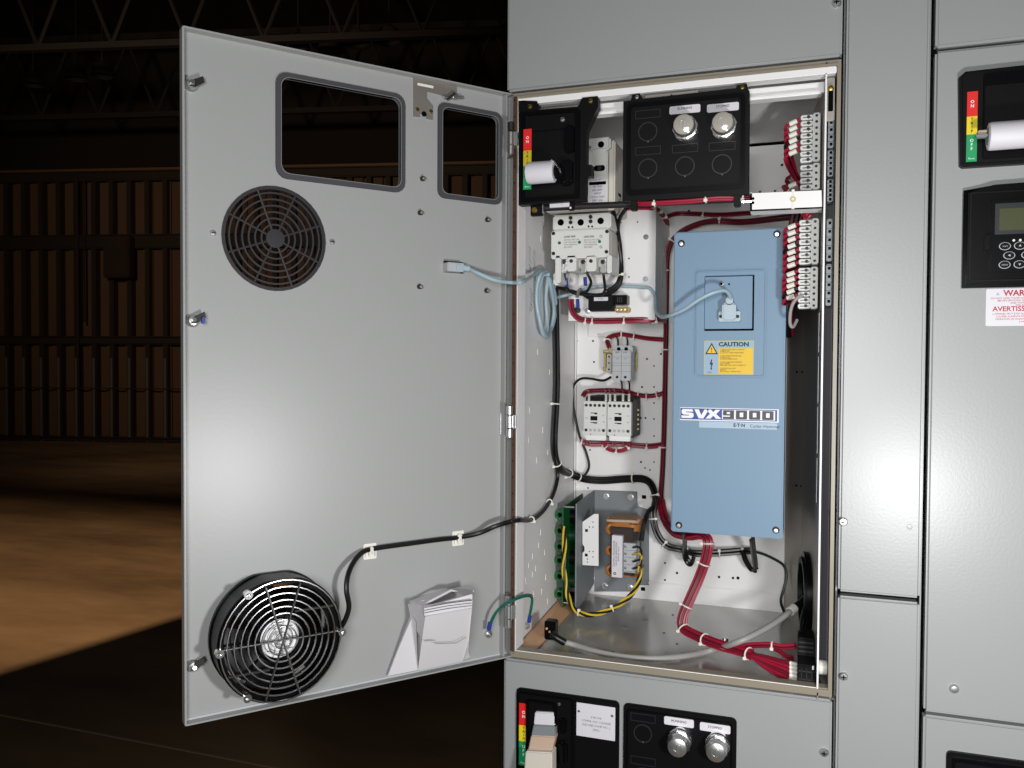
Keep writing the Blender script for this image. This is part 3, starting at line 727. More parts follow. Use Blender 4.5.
# white support arm at the right end
ar = thing('support_arm', 'white painted support arm between the pilot panel and the right wall', 'bracket')
m = MB(); m.prism(Q([(750, 211), (750, 193), (821.5, 190), (822, 208)])[::-1], -.004, -.002, WHITE); m.prism(Q([(750, 211), (750, 192.5), (752, 192), (752, 210.8)])[::-1], -.03, -.002, WHITE)
m.prism(Q([(750, 211), (750, 209.5), (822, 206.5), (822, 208)])[::-1], -.03, -.002, WHITE); part('arm', m, ar)
m = MB(); p = at(793, 199, 0); m.fbox(p.x-.0016, p.x+.0016, p.z-.0115, p.z+.0115, -.0022, -.0012, NYLON, .0003); m.ring(.0015, .0034, -.0022, -.0008, p.x, p.z, YZINC, n=16); part('clip', m, ar)
m = MB(); p = at(753, 200, 0)
for dz in (.002, -.003): m.lathe([(.0016, -.0022), (.0016, -.0012), (0, -.0010)], p.x, p.z+dz, HOLE, n=10)
part('holes', m, ar)
m = MB(); p0 = at(742, 201.5, .0); m.tube([p0, p0+Vector((.010, .002, .0003))], .0022, CHROME, 8, 1); part('pin', m, ar, 'bright pivot pin')

# ------------------------------------------------------------------ lower operator and lamp panel
lop = thing('breaker_operator', 'black breaker operator with a beige and white handle on the lower unit door', 'switch')
m = MB(); m.prism(rrect(.0188, .1558, -.165, -.0345, .006), .0, .004, BLACKM, bev=.0015); m.fbox(.0985, .0992, -.16, -.036, .004, .0046, BLACK); m.prism(rrect(.0215, .097, -.16, -.038, .004), .004, .0065, BLACK, holes=[rrect(.0235, .0950, -.158, -.0405, .003)]); part('body', m, lop)
m = MB(); a_, b_ = at(519, 763, -.004), at(528.5, 704, -.004); pos_label(m, a_.x, b_.x, b_.z-.082, b_.z, .0046); part('position_label', m, lop, 'red, yellow and green ON TRIP OFF label')
m = MB(); m.prism(rrect(.034, .0745, -.150, -.0465, .003), .004, .0085, BLACK, holes=[rrect(.0365, .072, -.148, -.049, .002)]); part('handle_recess', m, lop)
m = MB(); p = at(565, 722, 0); m.fbox(p.x-.004, p.x+.004, p.z-.011, p.z+.008, .004, .013, BLACK, .002); m.fbox(p.x-.006, p.x+.006, p.z-.05, p.z-.02, .004, .016, BLACK, .004); part('lock_tab', m, lop)
m = MB(); p = at(560, 703, 0); m.screw(p.x, p.z, .004, .0022, STEEL); part('screw', m, lop)
def lever(qs0, qs1, th, m_):   # cross-band of the lever between two edges (px, px, py, depth)
    (xa, xb, y0, d0), (xc, xd, y1, d1) = qs0, qs1
    P0 = [at(xa, y0, d0), at(xb, y0+1.2, d0), at(xd, y1+1.2, d1), at(xc, y1, d1)]
    bm = bmesh.new(); A = [bm.verts.new(p) for p in P0]; B = [bm.verts.new(p+Vector((0, th, 0))) for p in P0]
    bm.faces.new(A); bm.faces.new(B[::-1])
    for i in range(4): bm.faces.new((A[i], A[(i+1) % 4], B[(i+1) % 4], B[i]))
    bmesh.ops.bevel(bm, geom=bm.edges[:], offset=.0012, segments=2, affect='EDGES'); return MB().addbm(bm, m_)
part('lever_top', lever((535, 555.5, 712, -.008), (533.5, 555, 725, -.010), .008, LABELW), lop, 'white lever top')
part('lever_neck', lever((533.5, 555, 724.5, -.010), (531, 555.5, 736, -.018), .010, MGREY), lop, 'grey lever neck')
part('lever_band', lever((531, 555.5, 735.5, -.018), (527.5, 551, 753, -.030), .014, BEIGE), lop, 'beige lever band')
part('lever_grip', lever((525.5, 552, 751.5, -.034), (523, 552, 790, -.046), .020, IVORY), lop, 'ivory lever grip')
np_ = MB(); N0, N1 = at(575, 701, 0), at(616, 737, 0); np_.fbox(.1010, .1512, -.0845, -.0465+.0045, .004, .0055, LABELW, .0004)
for i, t in enumerate(('ETM FVR', 'COPPER VOC CLEANER', '2ND FEED PUMP NO. 2', '(M05)')): np_.text(t, .127, -.0585-i*.0052, .0058, .0040, GREYINK, xs=.9)
for x in (.1045, .1475): np_.screw(x, -.0525, .0055, .0019, STEEL)
part('name_plate', np_, lop, 'white engraved name plate')
lpd = thing('pilot_device_panel', 'black panel with two chrome pilot lights on the lower unit door', 'panel')
m = MB(); m.prism(rrect(.1612, .2990, -.165, -.0352, .006), 0, .004, BLACKM, bev=.0015); m.prism(rrect(.1655, .2945, -.16, -.0405, .004), .004, .0055, BLACK, holes=[rrect(.1675, .2925, -.158, -.0425, .003)]); part('body', m, lpd)
m = MB()
for px, py in ((643.5, 732), (643.5, 775)):
    p = at(px, py, 0); blank_cell(m, p.x, p.z, .0115, p.x-.0155, p.x+.0155, p.z+.0145, p.z+.0245, .0042)
for x in (.226, .270): m.prism(rrect(x-.0175, x+.0175, -.158, -.113, .001), .0037, .0048, BLACKM, holes=[rrect(x-.0169, x+.0169, -.1574, -.1136, .001)])
part('blank_covers', m, lpd)
for px, py, tx in ((680, 720, 'RUNNING'), (716, 726, 'STOPPED')):
    q = at(px-.5, py+.5, 0); l = MB(); l.prism(rrect(q.x-.0180, q.x+.0180, q.z-.0050, q.z+.0050, .0018), .004, .0052, LABELW); l.text(tx, q.x, q.z+.0008, .0055, .0040, INK, bold=.01); part('legend_plate', l, lpd, 'white legend plate reading '+tx)
for px, py in ((681, 736.5), (718.5, 741)):
    p = at(px, py, 0); pilot_light(lpd, p.x, p.z, .004, .0145, .030, STEEL, 'chrome pilot light')

# ---- right-hand operator, keypad, label
rop = thing('breaker_operator', 'black breaker operator with a white handle on the right-hand unit door', 'switch')
m = MB(); o_ = [(.5270, .6085), (.5300, .6060), (.655, .6060), (.655, .7110), (.5310, .7090), (.5245, .7035)]
m.prism(o_, 0, .012, BLACKM, bev=.003); part('body', m, rop)
m = MB(); m.prism(rrect(.5475, .650, .612, .7030, .003), .012, .016, BLACK, holes=[rrect(.5490, .648, .6145, .6905, .003)]); m.fbox(.612, .628, .66, .69, .012, .024, BLACK, .002); m.fbox(.60, .63, .632, .655, .012, .03, BLACK, .002); part('bezel', m, rop)
m = MB(); a_, b_ = at(966, 162, -.014), at(978, 91, -.014); pos_label(m, a_.x, b_.x, a_.z, b_.z, .0140); part('position_label', m, rop, 'red, yellow and green ON TRIP OFF label')
m = MB(); h0, h1 = at(988, 149.5, -.045), at(988, 121.5, -.045); zc = (h0.z+h1.z)/2; r_ = (h1.z-h0.z)/2
HX = frame((h0.x, -.040, zc), (0, 1, 0), (0, 0, 1), (1, 0, 0)); m.lathe([(r_*.62, 0.001), (r_*.70, 0), (r_*.95, .001), (r_, .003), (r_*.98, .055), (r_*.9, .06)], 0, 0, LABELW, HX, 32); part('handle', m, rop, 'white tubular handle grip')
m = MB(); m.lathe([(r_*.6, -.0002), (r_*.6, .001)], 0, 0, MGREY, HX, 24); m.box(h0.x-.011, h0.x, -.044, -.036, zc-.001, zc+.003, MGREY, .001); m.box(h0.x-.009, h0.x, -.040, -.032, zc+.004, zc+.0075, BEIGE, .001); part('handle_end', m, rop)
kp = thing('keypad_panel', 'black keypad panel with small green display on the right-hand unit door', 'control')
m = MB(); m.prism([(.5315, .4752), (.650, .4752), (.650, .5822), (.62, .5850), (.5907, .5858), (.56, .5850), (.5315, .5812)], 0, .010, BLACK, bev=.0040); m.prism(rrect(.5370, .645, .4815, .5775, .002), .010, .0125, BLACKM, holes=[rrect(.5385, .6435, .4830, .5760, .002)]); part('bezel', m, kp)
m = MB(); m.fbox(.5570, .6245, .4905, .5680, .010, .0135, BLACK, .001); m.fbox(.5610, .6205, .5310, .5640, .0135, .0140, mat('keypad_face', '#1b1d22', .4), .0004); part('keypad_body', m, kp)
m = MB(); m.fbox(.5650, .6165, .5350, .5585, .0138, .0146, LCD, .0003); part('display', m, kp, 'dull green display')
m = MB(); m.fbox(.5508, .5590, .5120, .5330, .010, .0165, BLACK, .003); m.fbox(.5535, .5562, .5145, .5305, .0165, .0185, BLACK, .001); part('release_clip', m, kp)
xk = .5590
rows = [((.5183), (.5708, .5848, .5988, .6128)), (.5083, (.5750, .5918, .6085)), (.4985, (.5708, .5848, .5988, .6128))]
for i, (zz, xs) in enumerate(rows):
    for jx, x in enumerate(xs):
        m = MB(); el = lambda s: [(x+.0056*s*math.cos(2*PI*k/24), zz+.0042*s*math.sin(2*PI*k/24)) for k in range(24)]
        m.prism(el(1.), .0133, .0139, LGREY); m.prism(el(.86), .0137, .0146, BLACKM)
        if i == 1: m.prism([(x-.0015, zz), (x+.0010, zz-.0013), (x+.0010, zz+.0013)], .0145, .0149, LGREY)
        elif jx in (1, 2):
            s_ = 1 if i == 0 else -1; m.prism([(x-.0013, zz-.0008*s_), (x+.0013, zz-.0008*s_), (x, zz+.0014*s_)][::s_], .0145, .0149, LGREY)
        else: m.text(('start', '', '', 'reset', 'select', '', '', 'stop')[jx+(4 if i == 2 else 0)], x, zz, .0148, .0026, LGREY)
        part('button', m, kp)
m = MB()
for x in (.5790, .5850, .5910): m.lathe([(.0014, .0135), (.0012, .0143), (0, .0145)], x, .5242, NYLON, n=12)
part('indicator_lamps', m, kp)
m = MB(); m.prism(rrect(.5562, .6335, .4338, .4742, .002), .0, .0005, LABELW)
m.text('WARNING', at(1003.5, 293, 0).x, .4690, .0008, .0086, REDINK, align='LEFT', bold=.03); m.text('AVERTISSEMENT', at(992.5, 308, 0).x, .4520, .0008, .0074, REDINK, align='LEFT', bold=.02)
for i, t in enumerate(('DO NOT OPEN COVER UNLESS ALL CIRCUITS ARE DEAD', 'BEFORE SERVICING DISCONNECT ALL POWER', 'AND WAIT FIVE MINUTES', 'FOR DISCHARGE')): m.text(t, .5945, .4637-i*.0026, .0008, .0026, REDINK, xs=1.0)
for i, t in enumerate(('L APPAREIL PEUT ETRE ALIMENTE PAR DEUX SOURCES', 'COUPER ALIMENTATION AVANT DE PROCEDER', 'OPERATION DE MAINTENANCE ATTENDRE CINQ', '5 MINUTES')): m.text(t, .5945, .4468-i*.0029, .0008, .0026, REDINK, xs=1.0)
m.prism([(.5655, .4670), (.5695, .4670), (.5675, .4705)], .0005, .0008, mat('pale_blue_ink', '#a9b4d6', .6))
part('warning_label', m, rm, 'white warning label printed in red')
rlo = thing('breaker_operator', 'black operator bezel cut off at the bottom right corner of the photo', 'switch')
m = MB(); c0 = at(946, 749.5, 0); m.prism(rrect(c0.x, .66, -.15, c0.z, .005), 0, .006, BLACKM, bev=.0015); m.prism(rrect(c0.x+.005, .655, -.145, c0.z-.005, .004), .006, .009, BLACK, holes=[rrect(c0.x+.008, .652, -.142, c0.z-.009, .003)]); part('body', m, rlo)
m = MB(); m.fbox(c0.x+.03, c0.x+.06, -.10, c0.z-.03, .006, .04, LABELW, .004); part('handle', m, rlo)

# ------------------------------------------------------------------ devices on the back panel
def px(x, y, d): p = at(x, y, d); return p.x, p.z
mb_ = thing('mounting_bracket', 'white boxed mounting bracket behind the breaker and limiter at the left rear', 'bracket')
bx1, bzt = px(656, 207, .215); _, bzb = px(640, 320, .215); bx0 = px(568.5, 300, .215)[0]
m = MB(); hs = []
for a, b, q in ((637.5, 222, .0012), (629, 258.5, .0012), (629, 277, .0012), (621, 222.5, .0012)):
    x, z = px(a, b, .215); m.lathe([(q, -.2150), (q, -.2147)], x, z, HOLE, n=10)
for a, b, mm in ((646, 237, MGREY), (645.5, 279, LGREY)):
    x, z = px(a, b, .215); m.lathe([(.0040, -.2150), (.0040, -.2144), (.0024, -.2138), (0, -.2137)], x, z, mm, n=18)
m.fbox(bx0, bx1, bzb, bzt, -.2170, -.2150, WHITE, .0008)
part('plate', m, mb_)
m = MB(); m.box(bx1-.002, bx1, .2155, .3475, bzb, bzt, WHITE, .0006); m.box(bx0, bx1, .2155, .3475, bzb, bzb+.002, WHITE)
p0 = atx(662.5, 255, bx1); p1 = atx(662, 288, bx1); m.box(bx1, bx1+.0003, p0.y-.004, p0.y+.004, p1.z, p0.z, LGREY); part('side_flange', m, mb_)
part('foot_flange', MB().box(bx0, bx1, .343, .3475, bzb-.02, bzb, WHITE), mb_)

cb = thing('circuit_breaker', 'pale grey moulded circuit breaker behind the two black panels', 'breaker')
yb = .115
x0, x1 = .018, px(607.5, 170, yb)[0]; zt = px(597, 137, yb)[1]; zb = px(597, 209, yb)[1]; zm = px(597, 150.5, yb)[1]
m = MB(); m.box(x0, x1+.008, yb+.012, .2147, zb, zt-.003, IVORY, .002); m.box(x0, x1, yb, yb+.0125, zb, zm, CREAM, .0015); m.box(x0, x1+.003, yb+.003, yb+.03, zm+.0008, zt, CREAM, .0025); part('case', m, cb)
m = MB()
for k in range(3):
    x = px(600.5, 144, yb)[0]-.031*k; z = px(600, 144, yb)[1]; m.lathe([(.0045, -yb-.003), (.0045, -yb-.0026), (0, -yb-.0026)], x, z, HOLE, n=16)
    if k: m.lathe([(.0026, -yb-.003), (.0026, -yb-.0022), (0, -yb-.002)], x+.0155, z-.003, STEEL, n=12)
part('terminal_holes', m, cb)
m = MB(); hx0, hz0 = px(594, 171.5, yb); hx1, hz1 = px(605, 165, yb); m.prism(rrect(hx0, hx1, hz0, hz1, .0035), -yb, -yb+.0012, HOLE); m.lathe([(.0030, -yb), (.0028, -yb+.0016), (0, -yb+.0018)], (hx0+hx1)/2, (hz0+hz1)/2, IRON, n=14); part('toggle_slot', m, cb, 'black toggle slot')
m = MB(); a0, b0 = px(589, 208, yb); a1, b1 = px(606, 184, yb); m.fbox(a0, a1, b0, b1+.010, -yb, -yb+.0004, LABELW, 0)
m.fbox(a0, a1, b1-.0005, b1+.004, -yb, -yb+.0004, GREYINK)
for k, t in enumerate(('GD 3030', '60A 600V', 'HMCP', '3 POLE 50/60', 'TRIP 125A', 'CAT 320')): m.text(t, (a0+a1)/2, b1-.003-k*.0048, -yb+.0007, .0040, INK, xs=.9)
m.text('ON  OFF', (a0+a1)/2, b1+.0065, -yb+.0007, .0030, GREYINK)
part('rating_label', m, cb, 'printed rating label')
m = MB()
for k in range(2): m.box(x1+.0078, x1+.0086, .150, .166, zb+.012+.012*k, zb+.016+.012*k, HOLE)
part('side_vents', m, cb)

lm = thing('current_limiter', 'wide white three-pole limiter with green dots mounted below the circuit breaker', 'breaker')
yl = .118
lx0, lzt = px(551, 230, yl); lx1, lzb = px(608.5, 257, yl); _, lzc = px(580, 213.5, yl)
lzt = px(580, 229.5, yl)[1]
m = MB(); m.box(lx0, lx1, yl, yl+.02, lzb, lzt, CREAM, .0015); m.box(lx0+.002, lx1, yl+.018, .180, lzb-.012, lzt, IVORY, .002); m.box(lx0+.002, lx1-.012, .17, .2147, lzb-.008, lzt, IVORY, .002); m.box(lx0+.001, lx1+.002, yl+.004, .18, lzt+.0008, lzc, CREAM, .002); part('case', m, lm)
m = MB()
for a in (560, 580, 600): x, z = px(a, 222 if a < 590 else 220.5, yl); m.lathe([(.0046, -yl-.004), (.0046, -yl-.0034), (0, -yl-.0034)], x, z, HOLE, n=18)
for a, b in ((570, 217.5), (570, 222), (590, 216.5), (590, 221)): x, z = px(a, b, yl); m.lathe([(.0028, -yl-.004), (.0028, -yl-.003), (0, -yl-.003)], x, z, IRON, n=12)
for a, b in ((568, 226.8), (571.8, 226.8), (588, 226), (591.5, 226)): x, z = px(a, b, yl); m.lathe([(.0014, -yl-.004), (.0014, -yl-.0034)], x, z, HOLE, n=10)
part('terminal_holes', m, lm)
m = MB()
for a, b in ((553.5, 233.5), (607, 231.5), (553.5, 253.5), (606.5, 251.8)): x, z = px(a, b, yl); m.screw(x, z, -yl, .0026, IRON)
part('case_screws', m, lm)
for a, b in ((559.5, 243), (579.5, 242.3), (599.6, 241.6)): x, z = px(a, b, yl); part('indicator_dot', MB().lathe([(.0022, -yl), (.0022, -yl+.0008), (0, -yl+.0009)], x, z, GREENW, n=16), lm, 'green indicator dot')
m = MB()
for a, t in ((564, 'LOAD SIDE'), (584, 'LINE SIDE')):
    x, z = px(a, 237, yl); m.text(t, x, z, -yl+.0006, .0034, INK, align='LEFT', bold=.02)
    for k in range(4): m.text(('600 VAC MAX 200', 'FOR USE ONLY', 'WITH BREAKER', 'SEE SHEET')[k], x, z-.0045-.0034*k, -yl+.0006, .0028, GREYINK, align='LEFT')
for a, b in ((601, 236.3), (601, 247)): x, z = px(a, b, yl); m.ring(.0012, .0020, -yl, -yl+.0003, x, z, GREYINK, n=16)
part('printing', m, lm)
for i, a in enumerate((563.5, 583, 602.8)):
    x, z = px(a, 264, yl+.01); m = MB(); m.box(x-.004, x+.004, yl+.012, yl+.034, z-.012, z+.010, STEEL, .001); m.lathe([(.0034, -yl-.012), (.0034, -yl-.009), (0, -yl-.0085)], x, z+.003, IRON, n=6); part('lug', m, lm, 'bright wire lug')
for i, (a0, a1, bt) in enumerate(((555, 560.5, 283), (566.5, 576, 271), (586, 596, 271), (606.5, 611.5, 273))):
    x0, z1 = px(a0, 257, yl); x1, z0 = px(a1, bt, yl); m = MB(); m.box(x0, x1, yl, yl+.05, z0, z1+.003, CREAM, .0015)
    if i in (1, 2): m.lathe([(.0026, -yl), (.0026, -yl+.001), (0, -yl+.0012)], (x0+x1)/2, z1-.006, IRON, n=12)
    part('barrier', m, lm)
x0, z0 = px(553, 285, yl+.03); x1, z1 = px(561, 272, yl+.03); part('barrier', MB().box(x0, x1, yl+.03, yl+.06, z0, z1, WHITE, .002), lm)

rl_ = thing('power_module', 'small black module with a brass plug below the limiter', 'module')
ym = .190
x0, z0 = px(588, 311, ym); x1, z1 = px(612.5, 294.5, ym)
m = MB(); m.box(x0, x1, ym, .2147, z0, z1, BLACKM, .0015); part('case', m, rl_)
m = MB(); a0, b0 = px(594, 301, ym); a1, b1 = px(608, 297, ym); m.fbox(a0, a1, b0, b1, -ym, -ym+.0004, LABELW); m.text('K 24V', (a0+a1)/2, (b0+b1)/2, -ym+.0007, .0032, INK); part('label', m, rl_, 'white label strip')
m = MB(); a0, b0 = px(612.5, 304.5, ym); a1, b1 = px(626.5, 294.5, ym); m.box(a0, a1, ym+.004, .2147, b0, b1, BLACK, .001)
for k in range(3): m.fbox(a0+.006+.003*k, a0+.0075+.003*k, b0+.003, b1-.003, -ym-.0042, -ym-.003, IRON)
part('plug', m, rl_)
m = MB(); a0, b0 = px(613, 312, ym); a1, b1 = px(628, 306.5, ym); m.box(a0, a1, ym+.01, .2147, b0, b1, BRASS, .0015)
for k in range(3): m.lathe([(.0018, -ym-.0102), (.0018, -ym-.008), (0, -ym-.0078)], a0+.004+.0055*k, (b0+b1)/2, STEEL, n=10)
part('brass_tail', m, rl_, 'brass terminal tail'); m = MB(); a0, b0 = px(585, 312, ym); m.lathe([(.0038, -ym-.02), (.0038, -ym-.014), (0, -ym-.013)], a0, b0+.003, STEEL, n=16); m.box(a0-.004, a0+.004, ym+.02, .2147, b0-.001, b0+.007, STEEL, .001); part('fixing_lug', m, rl_, 'bright fixing lug')

# contactor pair
yc = .262
cx0, _ = px(583.5, 415, yc); cxm, _ = px(606.8, 415, yc); cx1, _ = px(631, 415, yc); czt = px(607, 401.5, yc)[1]; czb = px(607, 436, yc)[1]
def contactor(x0, x1, lab):
    c = thing('contactor', lab, 'contactor')
    m = MB(); m.box(x0+.001, x1-.001, yc+.010, .3480, czb-.004, czt+.0075, BLACKM, .0015); part('base', m, c)
    m = MB(); m.box(x0, x1, yc, yc+.014, czb, czt, CREAM, .0012); m.box(x0+.002, x1-.002, yc+.006, yc+.02, czb-.008, czb+.002, WHITE, .001); part('front_cover', m, c)
    w = x1-x0
    for r_, n in ((czt-.0065, 5), (czb+.0085, 5)):
        for k in range(n):
            x = x0+w*(.12+.19*k); m = MB(); m.lathe([(.0024, -yc), (.0024, -yc+.0009), (.0016, -yc+.0009), (0, -yc+.0004)], x, r_, IRON if (k % 4 == 0 or r_ > (czt+czb)/2) else LGREY, n=14); part('terminal_screw', m, c)
    xm, zm_ = x0+w*.46, (czt+czb)/2; m = MB(); m.fbox(xm-w*.15, xm+w*.15, zm_-.0032, zm_+.0036, -yc, -yc+.0008, BLACK, .0002); m.fbox(xm-w*.14, xm+w*.14, zm_+.0080, zm_+.0092, -yc, -yc+.0005, INK); m.fbox(xm+w*.02, xm+w*.14, zm_+.0065, zm_+.0092, -yc, -yc+.0005, INK); m.fbox(xm-w*.14, xm+w*.14, zm_-.0072, zm_-.0060, -yc, -yc+.0005, INK); m.fbox(xm-w*.02, xm+w*.14, zm_-.0080, zm_-.0060, -yc, -yc+.0005, INK); part('armature_window', m, c, 'black armature window')
    m = MB(); m.text('A1', x0+w*.88, zm_+.005, -yc+.0003, .0034, GREYINK); m.text('DIL', x0+w*.14, zm_+.0005, -yc+.0003, .0030, GREYINK); m.text('A2', x0+w*.88, zm_-.005, -yc+.0003, .0034, GREYINK); m.fbox(x0+w*.30, x0+w*.34, czb+.0010, czb+.0030, -yc, -yc+.0004, REDINK); part('printing', m, c)
    return c
contactor(cx0, cxm-.0006, 'left one of the two small contactors side by side')
contactor(cxm+.0006, cx1, 'right one of the two small contactors side by side')
m = MB(); x0, z0 = px(631.2, 434, yc+.01); x1, z1 = px(636, 400, yc+.01); m.box(cx1+.0008, x1+.001, yc+.012, yc+.030, z0, z1, IRON, .0012)
for k in range(5): m.box(x1+.001, x1+.003, yc+.018, yc+.024, z0+.006+.0075*k, z0+.009+.0075*k, YZINC)
solo('auxiliary_block', m, 'narrow dark auxiliary contact block clipped right of the contactors', 'contact')

# fuse block on its rail
rt = MB(); yr = .335; x0, z0 = px(603.5, 371, yr); x1, z1 = px(637.5, 349.5, yr)
rt.box(x0, x1, yr, yr+.002, z0+.006, z1-.006, YZINC, .0005); rt.box(x0, x1, yr-.006, yr-.004, z0, z0+.006, YZINC, .0005); rt.box(x0, x1, yr-.006, yr-.004, z1-.006, z1, YZINC, .0005); rt.box(x0, x1, yr-.006, yr, z0+.005, z0+.0065, YZINC); rt.box(x0, x1, yr-.006, yr, z1-.0065, z1-.005, YZINC); rt.box(x0+.004, x1-.004, yr, .349, z0+.006, z1-.006, YZINC)
for k in range(3): rt.lathe([(.0018, -yr), (.0018, -yr+.0006)], x1-.005, z0+.009+.008*k, HOLE, n=10)
solo('mounting_rail', rt, 'short yellow zinc rail behind the fuse holder', 'rail')
fu = thing('fuse_holder', 'light grey two-pole fuse holder on the yellow rail', 'fuse')
yf = .270
x0, z0 = px(612, 380.5, yf); x1, z1 = px(630.7, 350.5, yf); _, z2 = px(621, 345.5, yf)
m = MB(); m.box(x0, x1, yf, yf+.035, z0, z1, LGREY, .0012); m.box(x0+.001, x1+.001, yf+.008, yf+.040, z1-.004, z2, LGREY, .0015); m.box(x0+.001, x1-.007, yf+.035, .3335, z0+.004, z2-.006, LGREY, .0015); part('body', m, fu)
m = MB(); xm = (x0+x1)/2; m.fbox(xm-.0003, xm+.0003, z0, z1, -yf, -yf+.0004, GREYINK)
for k in (.30, .5, .58, .78): m.fbox(x0, x1, z0+(z1-z0)*k, z0+(z1-z0)*k+.0004, -yf, -yf+.0004, GREYINK)
for s in (-1, 1): m.text('600V', xm+s*.0062, z1-.003, -yf+.0006, .0032, INK); m.text('30A', xm+s*.0062, z1-.013, -yf+.0006, .0030, GREYINK)
part('printing', m, fu)
for s in (-1, 1):
    m = MB(); m.screw(xm+s*.0065, z0+.0055, -yf, .0022, IRON); part('terminal_screw', m, fu)
    m = MB(); m.lathe([(.003, -yf-.008), (.003, -yf-.0072), (0, -yf-.0072)], xm+s*.006, z1+.0025, HOLE, n=12); part('terminal_hole', m, fu)
tb2 = thing('terminal_block', 'small cream terminal block left of the grey fuse holder', 'terminal')
yq = .300; x0, z0 = px(606.5, 372, yq); x1, z1 = px(611.5, 354, yq)
m = MB(); m.box(x0, x1, yq, .3288, z0, z1, IVORY, .001); part('body', m, tb2)
m = MB()
for k in (.15, .5, .85): m.lathe([(.0014, -yq), (.0014, -yq+.0005)], (x0+x1)/2, z0+(z1-z0)*k, HOLE, n=10)
part('screw_holes', m, tb2)

# transformer on grey bracket
tbk = thing('transformer_bracket', 'grey angle bracket with a side flange carrying the transformer at the lower left', 'bracket')
o_ = [px(a, b, .347) for a, b in ((594.5, 591.5), (631, 591.5), (631, 585), (649, 585), (649, 510), (637.5, 506), (637, 491.5), (594.5, 490))]
m = MB(); m.prism(o_, -.3485, -.3455, MGREY, bev=.0008)
part('back_plate', m, tbk)
FX = px(594.5, 540, .347)[0]; q = [atx(594.3, 490.5, FX), atx(577, 504, FX), atx(577, 615.5, FX), atx(582, 609, FX), atx(593.5, 590.5, FX)]
m = MB(); SF = frame((FX, 0, 0), (0, -1, 0), (0, 0, 1), (-1, 0, 0))
yy = q[1].y; m.prism([(-.3455, q[0].z), (-.3455, max(q[4].z, .018)), (-yy, .0008), (-yy, q[1].z)][::-1], 0, .0022, MGREY, SF); part('side_flange', m, tbk)
for a, b in ((606.5, 496), (631, 497), (605, 585.5), (630, 587)):
    x, z = px(a, b, .3455); m = MB(); m.lathe([(.0056, -.3455), (.0056, -.3440)], x, z, STEEL, n=18); m.prism(circ(x, z, .0042, 6), -.3440, -.3405, STEEL, bev=.0008); part('bolt', m, tbk, 'bright hex bolt')
wb = thing('relay_bracket', 'small white drilled plate left of the transformer', 'bracket')
yw = .262; o_ = [px(a, b, yw) for a, b in ((582.5, 565), (598.5, 566), (598.5, 514), (594, 514), (582.5, 522), (582.5, 544), (584.5, 547), (584.5, 551), (582.5, 553))]
m = MB(); m.prism(o_, -yw-.002, -yw, WHITE)
for a, b, s in ((586.5, 530.5, .0022), (586.3, 555, .0022)): x, z = px(a, b, yw); m.fbox(x-s, x+s, z-s, z+s, -yw, -yw+.0003, HOLE)
for a, b in ((593, 522), (593, 527), (589.5, 527), (593, 557), (589.5, 551.5), (593, 551.5), (587.5, 559), (587.5, 562)): x, z = px(a, b, yw); m.lathe([(.0010, -yw), (.0010, -yw+.0003)], x, z, HOLE, n=8)
m.box(FX+.0022, px(584, 540, yw)[0]+.004, yw+.002, yw+.005, px(584, 560, yw)[1], px(584, 554, yw)[1], WHITE); part('plate', m, wb)
tr = thing('control_transformer', 'open-frame control transformer with amber coil and white label', 'transformer')
yt = .236
x0, z0 = px(611, 577, yt); x1, z1 = px(625, 531, yt)
m = MB(); m.box(x0-.004, x1+.010, yt+.010, yt+.085, z0+.002, z1+.002, CORE, .0015)
for k in range(14): m.box(x0-.0042, x1+.0102, yt+.012+.005*k, yt+.0135+.005*k, z0+.0015, z1+.0024, IRON)
part('core', m, tr, 'dark laminated steel core')
for za, zb_, s in ((z1-.004, z1+.013, 1), (z0-.002, z0+.007, -1)):
    m = MB(); cxx = (x0+x1)/2+.004; prof = rrect(cxx-.030, cxx+.026, yt+.018, yt+.078, .016, 6)
    UP = frame((0, 0, 0), (1, 0, 0), (0, 1, 0), (0, 0, 1))
    m.prism(prof, za, zb_, COIL, UP, bev=.0065)
    if s > 0: m.tube([(cxx-.026, yt+.02, zb_-.002), (cxx-.02, yt+.013, zb_-.001), (cxx+.016, yt+.013, zb_), (cxx+.023, yt+.02, zb_-.002)], .0022, BEIGE, 8, 4)
    part('coil', m, tr, 'amber taped winding')
for zz, rr in ((z1-.002, .0085), ((z0+z1)/2+.001, .0075), (z0+.006, .0085)):
    m = MB(); m.tube([(x0+.004-.0145*math.sin(t*PI/6), yt+.020+.004*math.cos(t*PI/6), zz+rr*math.cos(t*PI/6)) for t in range(0, 7)], .0034, COIL, 10, 3)
    m.tube([(x0+.004-.0095*math.sin(t*PI/6), yt+.024, zz+(rr-.004)*math.cos(t*PI/6)) for t in range(0, 7)], .0030, CORE, 8, 3); part('coil_lobe', m, tr, 'amber winding end')
m = MB(); lx0, lz0 = px(611.5, 577, yt); lx1, lz1 = px(622.5, 536, yt); m.fbox(lx0, lx1, lz0, lz1, -yt-.011, -yt, LABELW, .0006)
for k, t in enumerate(('CONTROL TRANSFORMER', 'CLASS 105 INSULATION', '50/60 HZ 115 V')): m.text(t, lx0+.004+.0034*k, (lz0+lz1)/2+.004, -yt+.0004, .0034, INK, rot=PI/2)
m.ring(.0012, .0022, -yt, -yt+.0004, lx0+.005, lz0+.006, INK, n=16); part('label', m, tr, 'white rating label')
m = MB(); ax0, az0 = px(623, 571.5, yt); ax1, az1 = px(636, 544, yt); m.fbox(ax0, ax1, az0, az1, -yt-.03, -yt-.002, LGREY, .001)
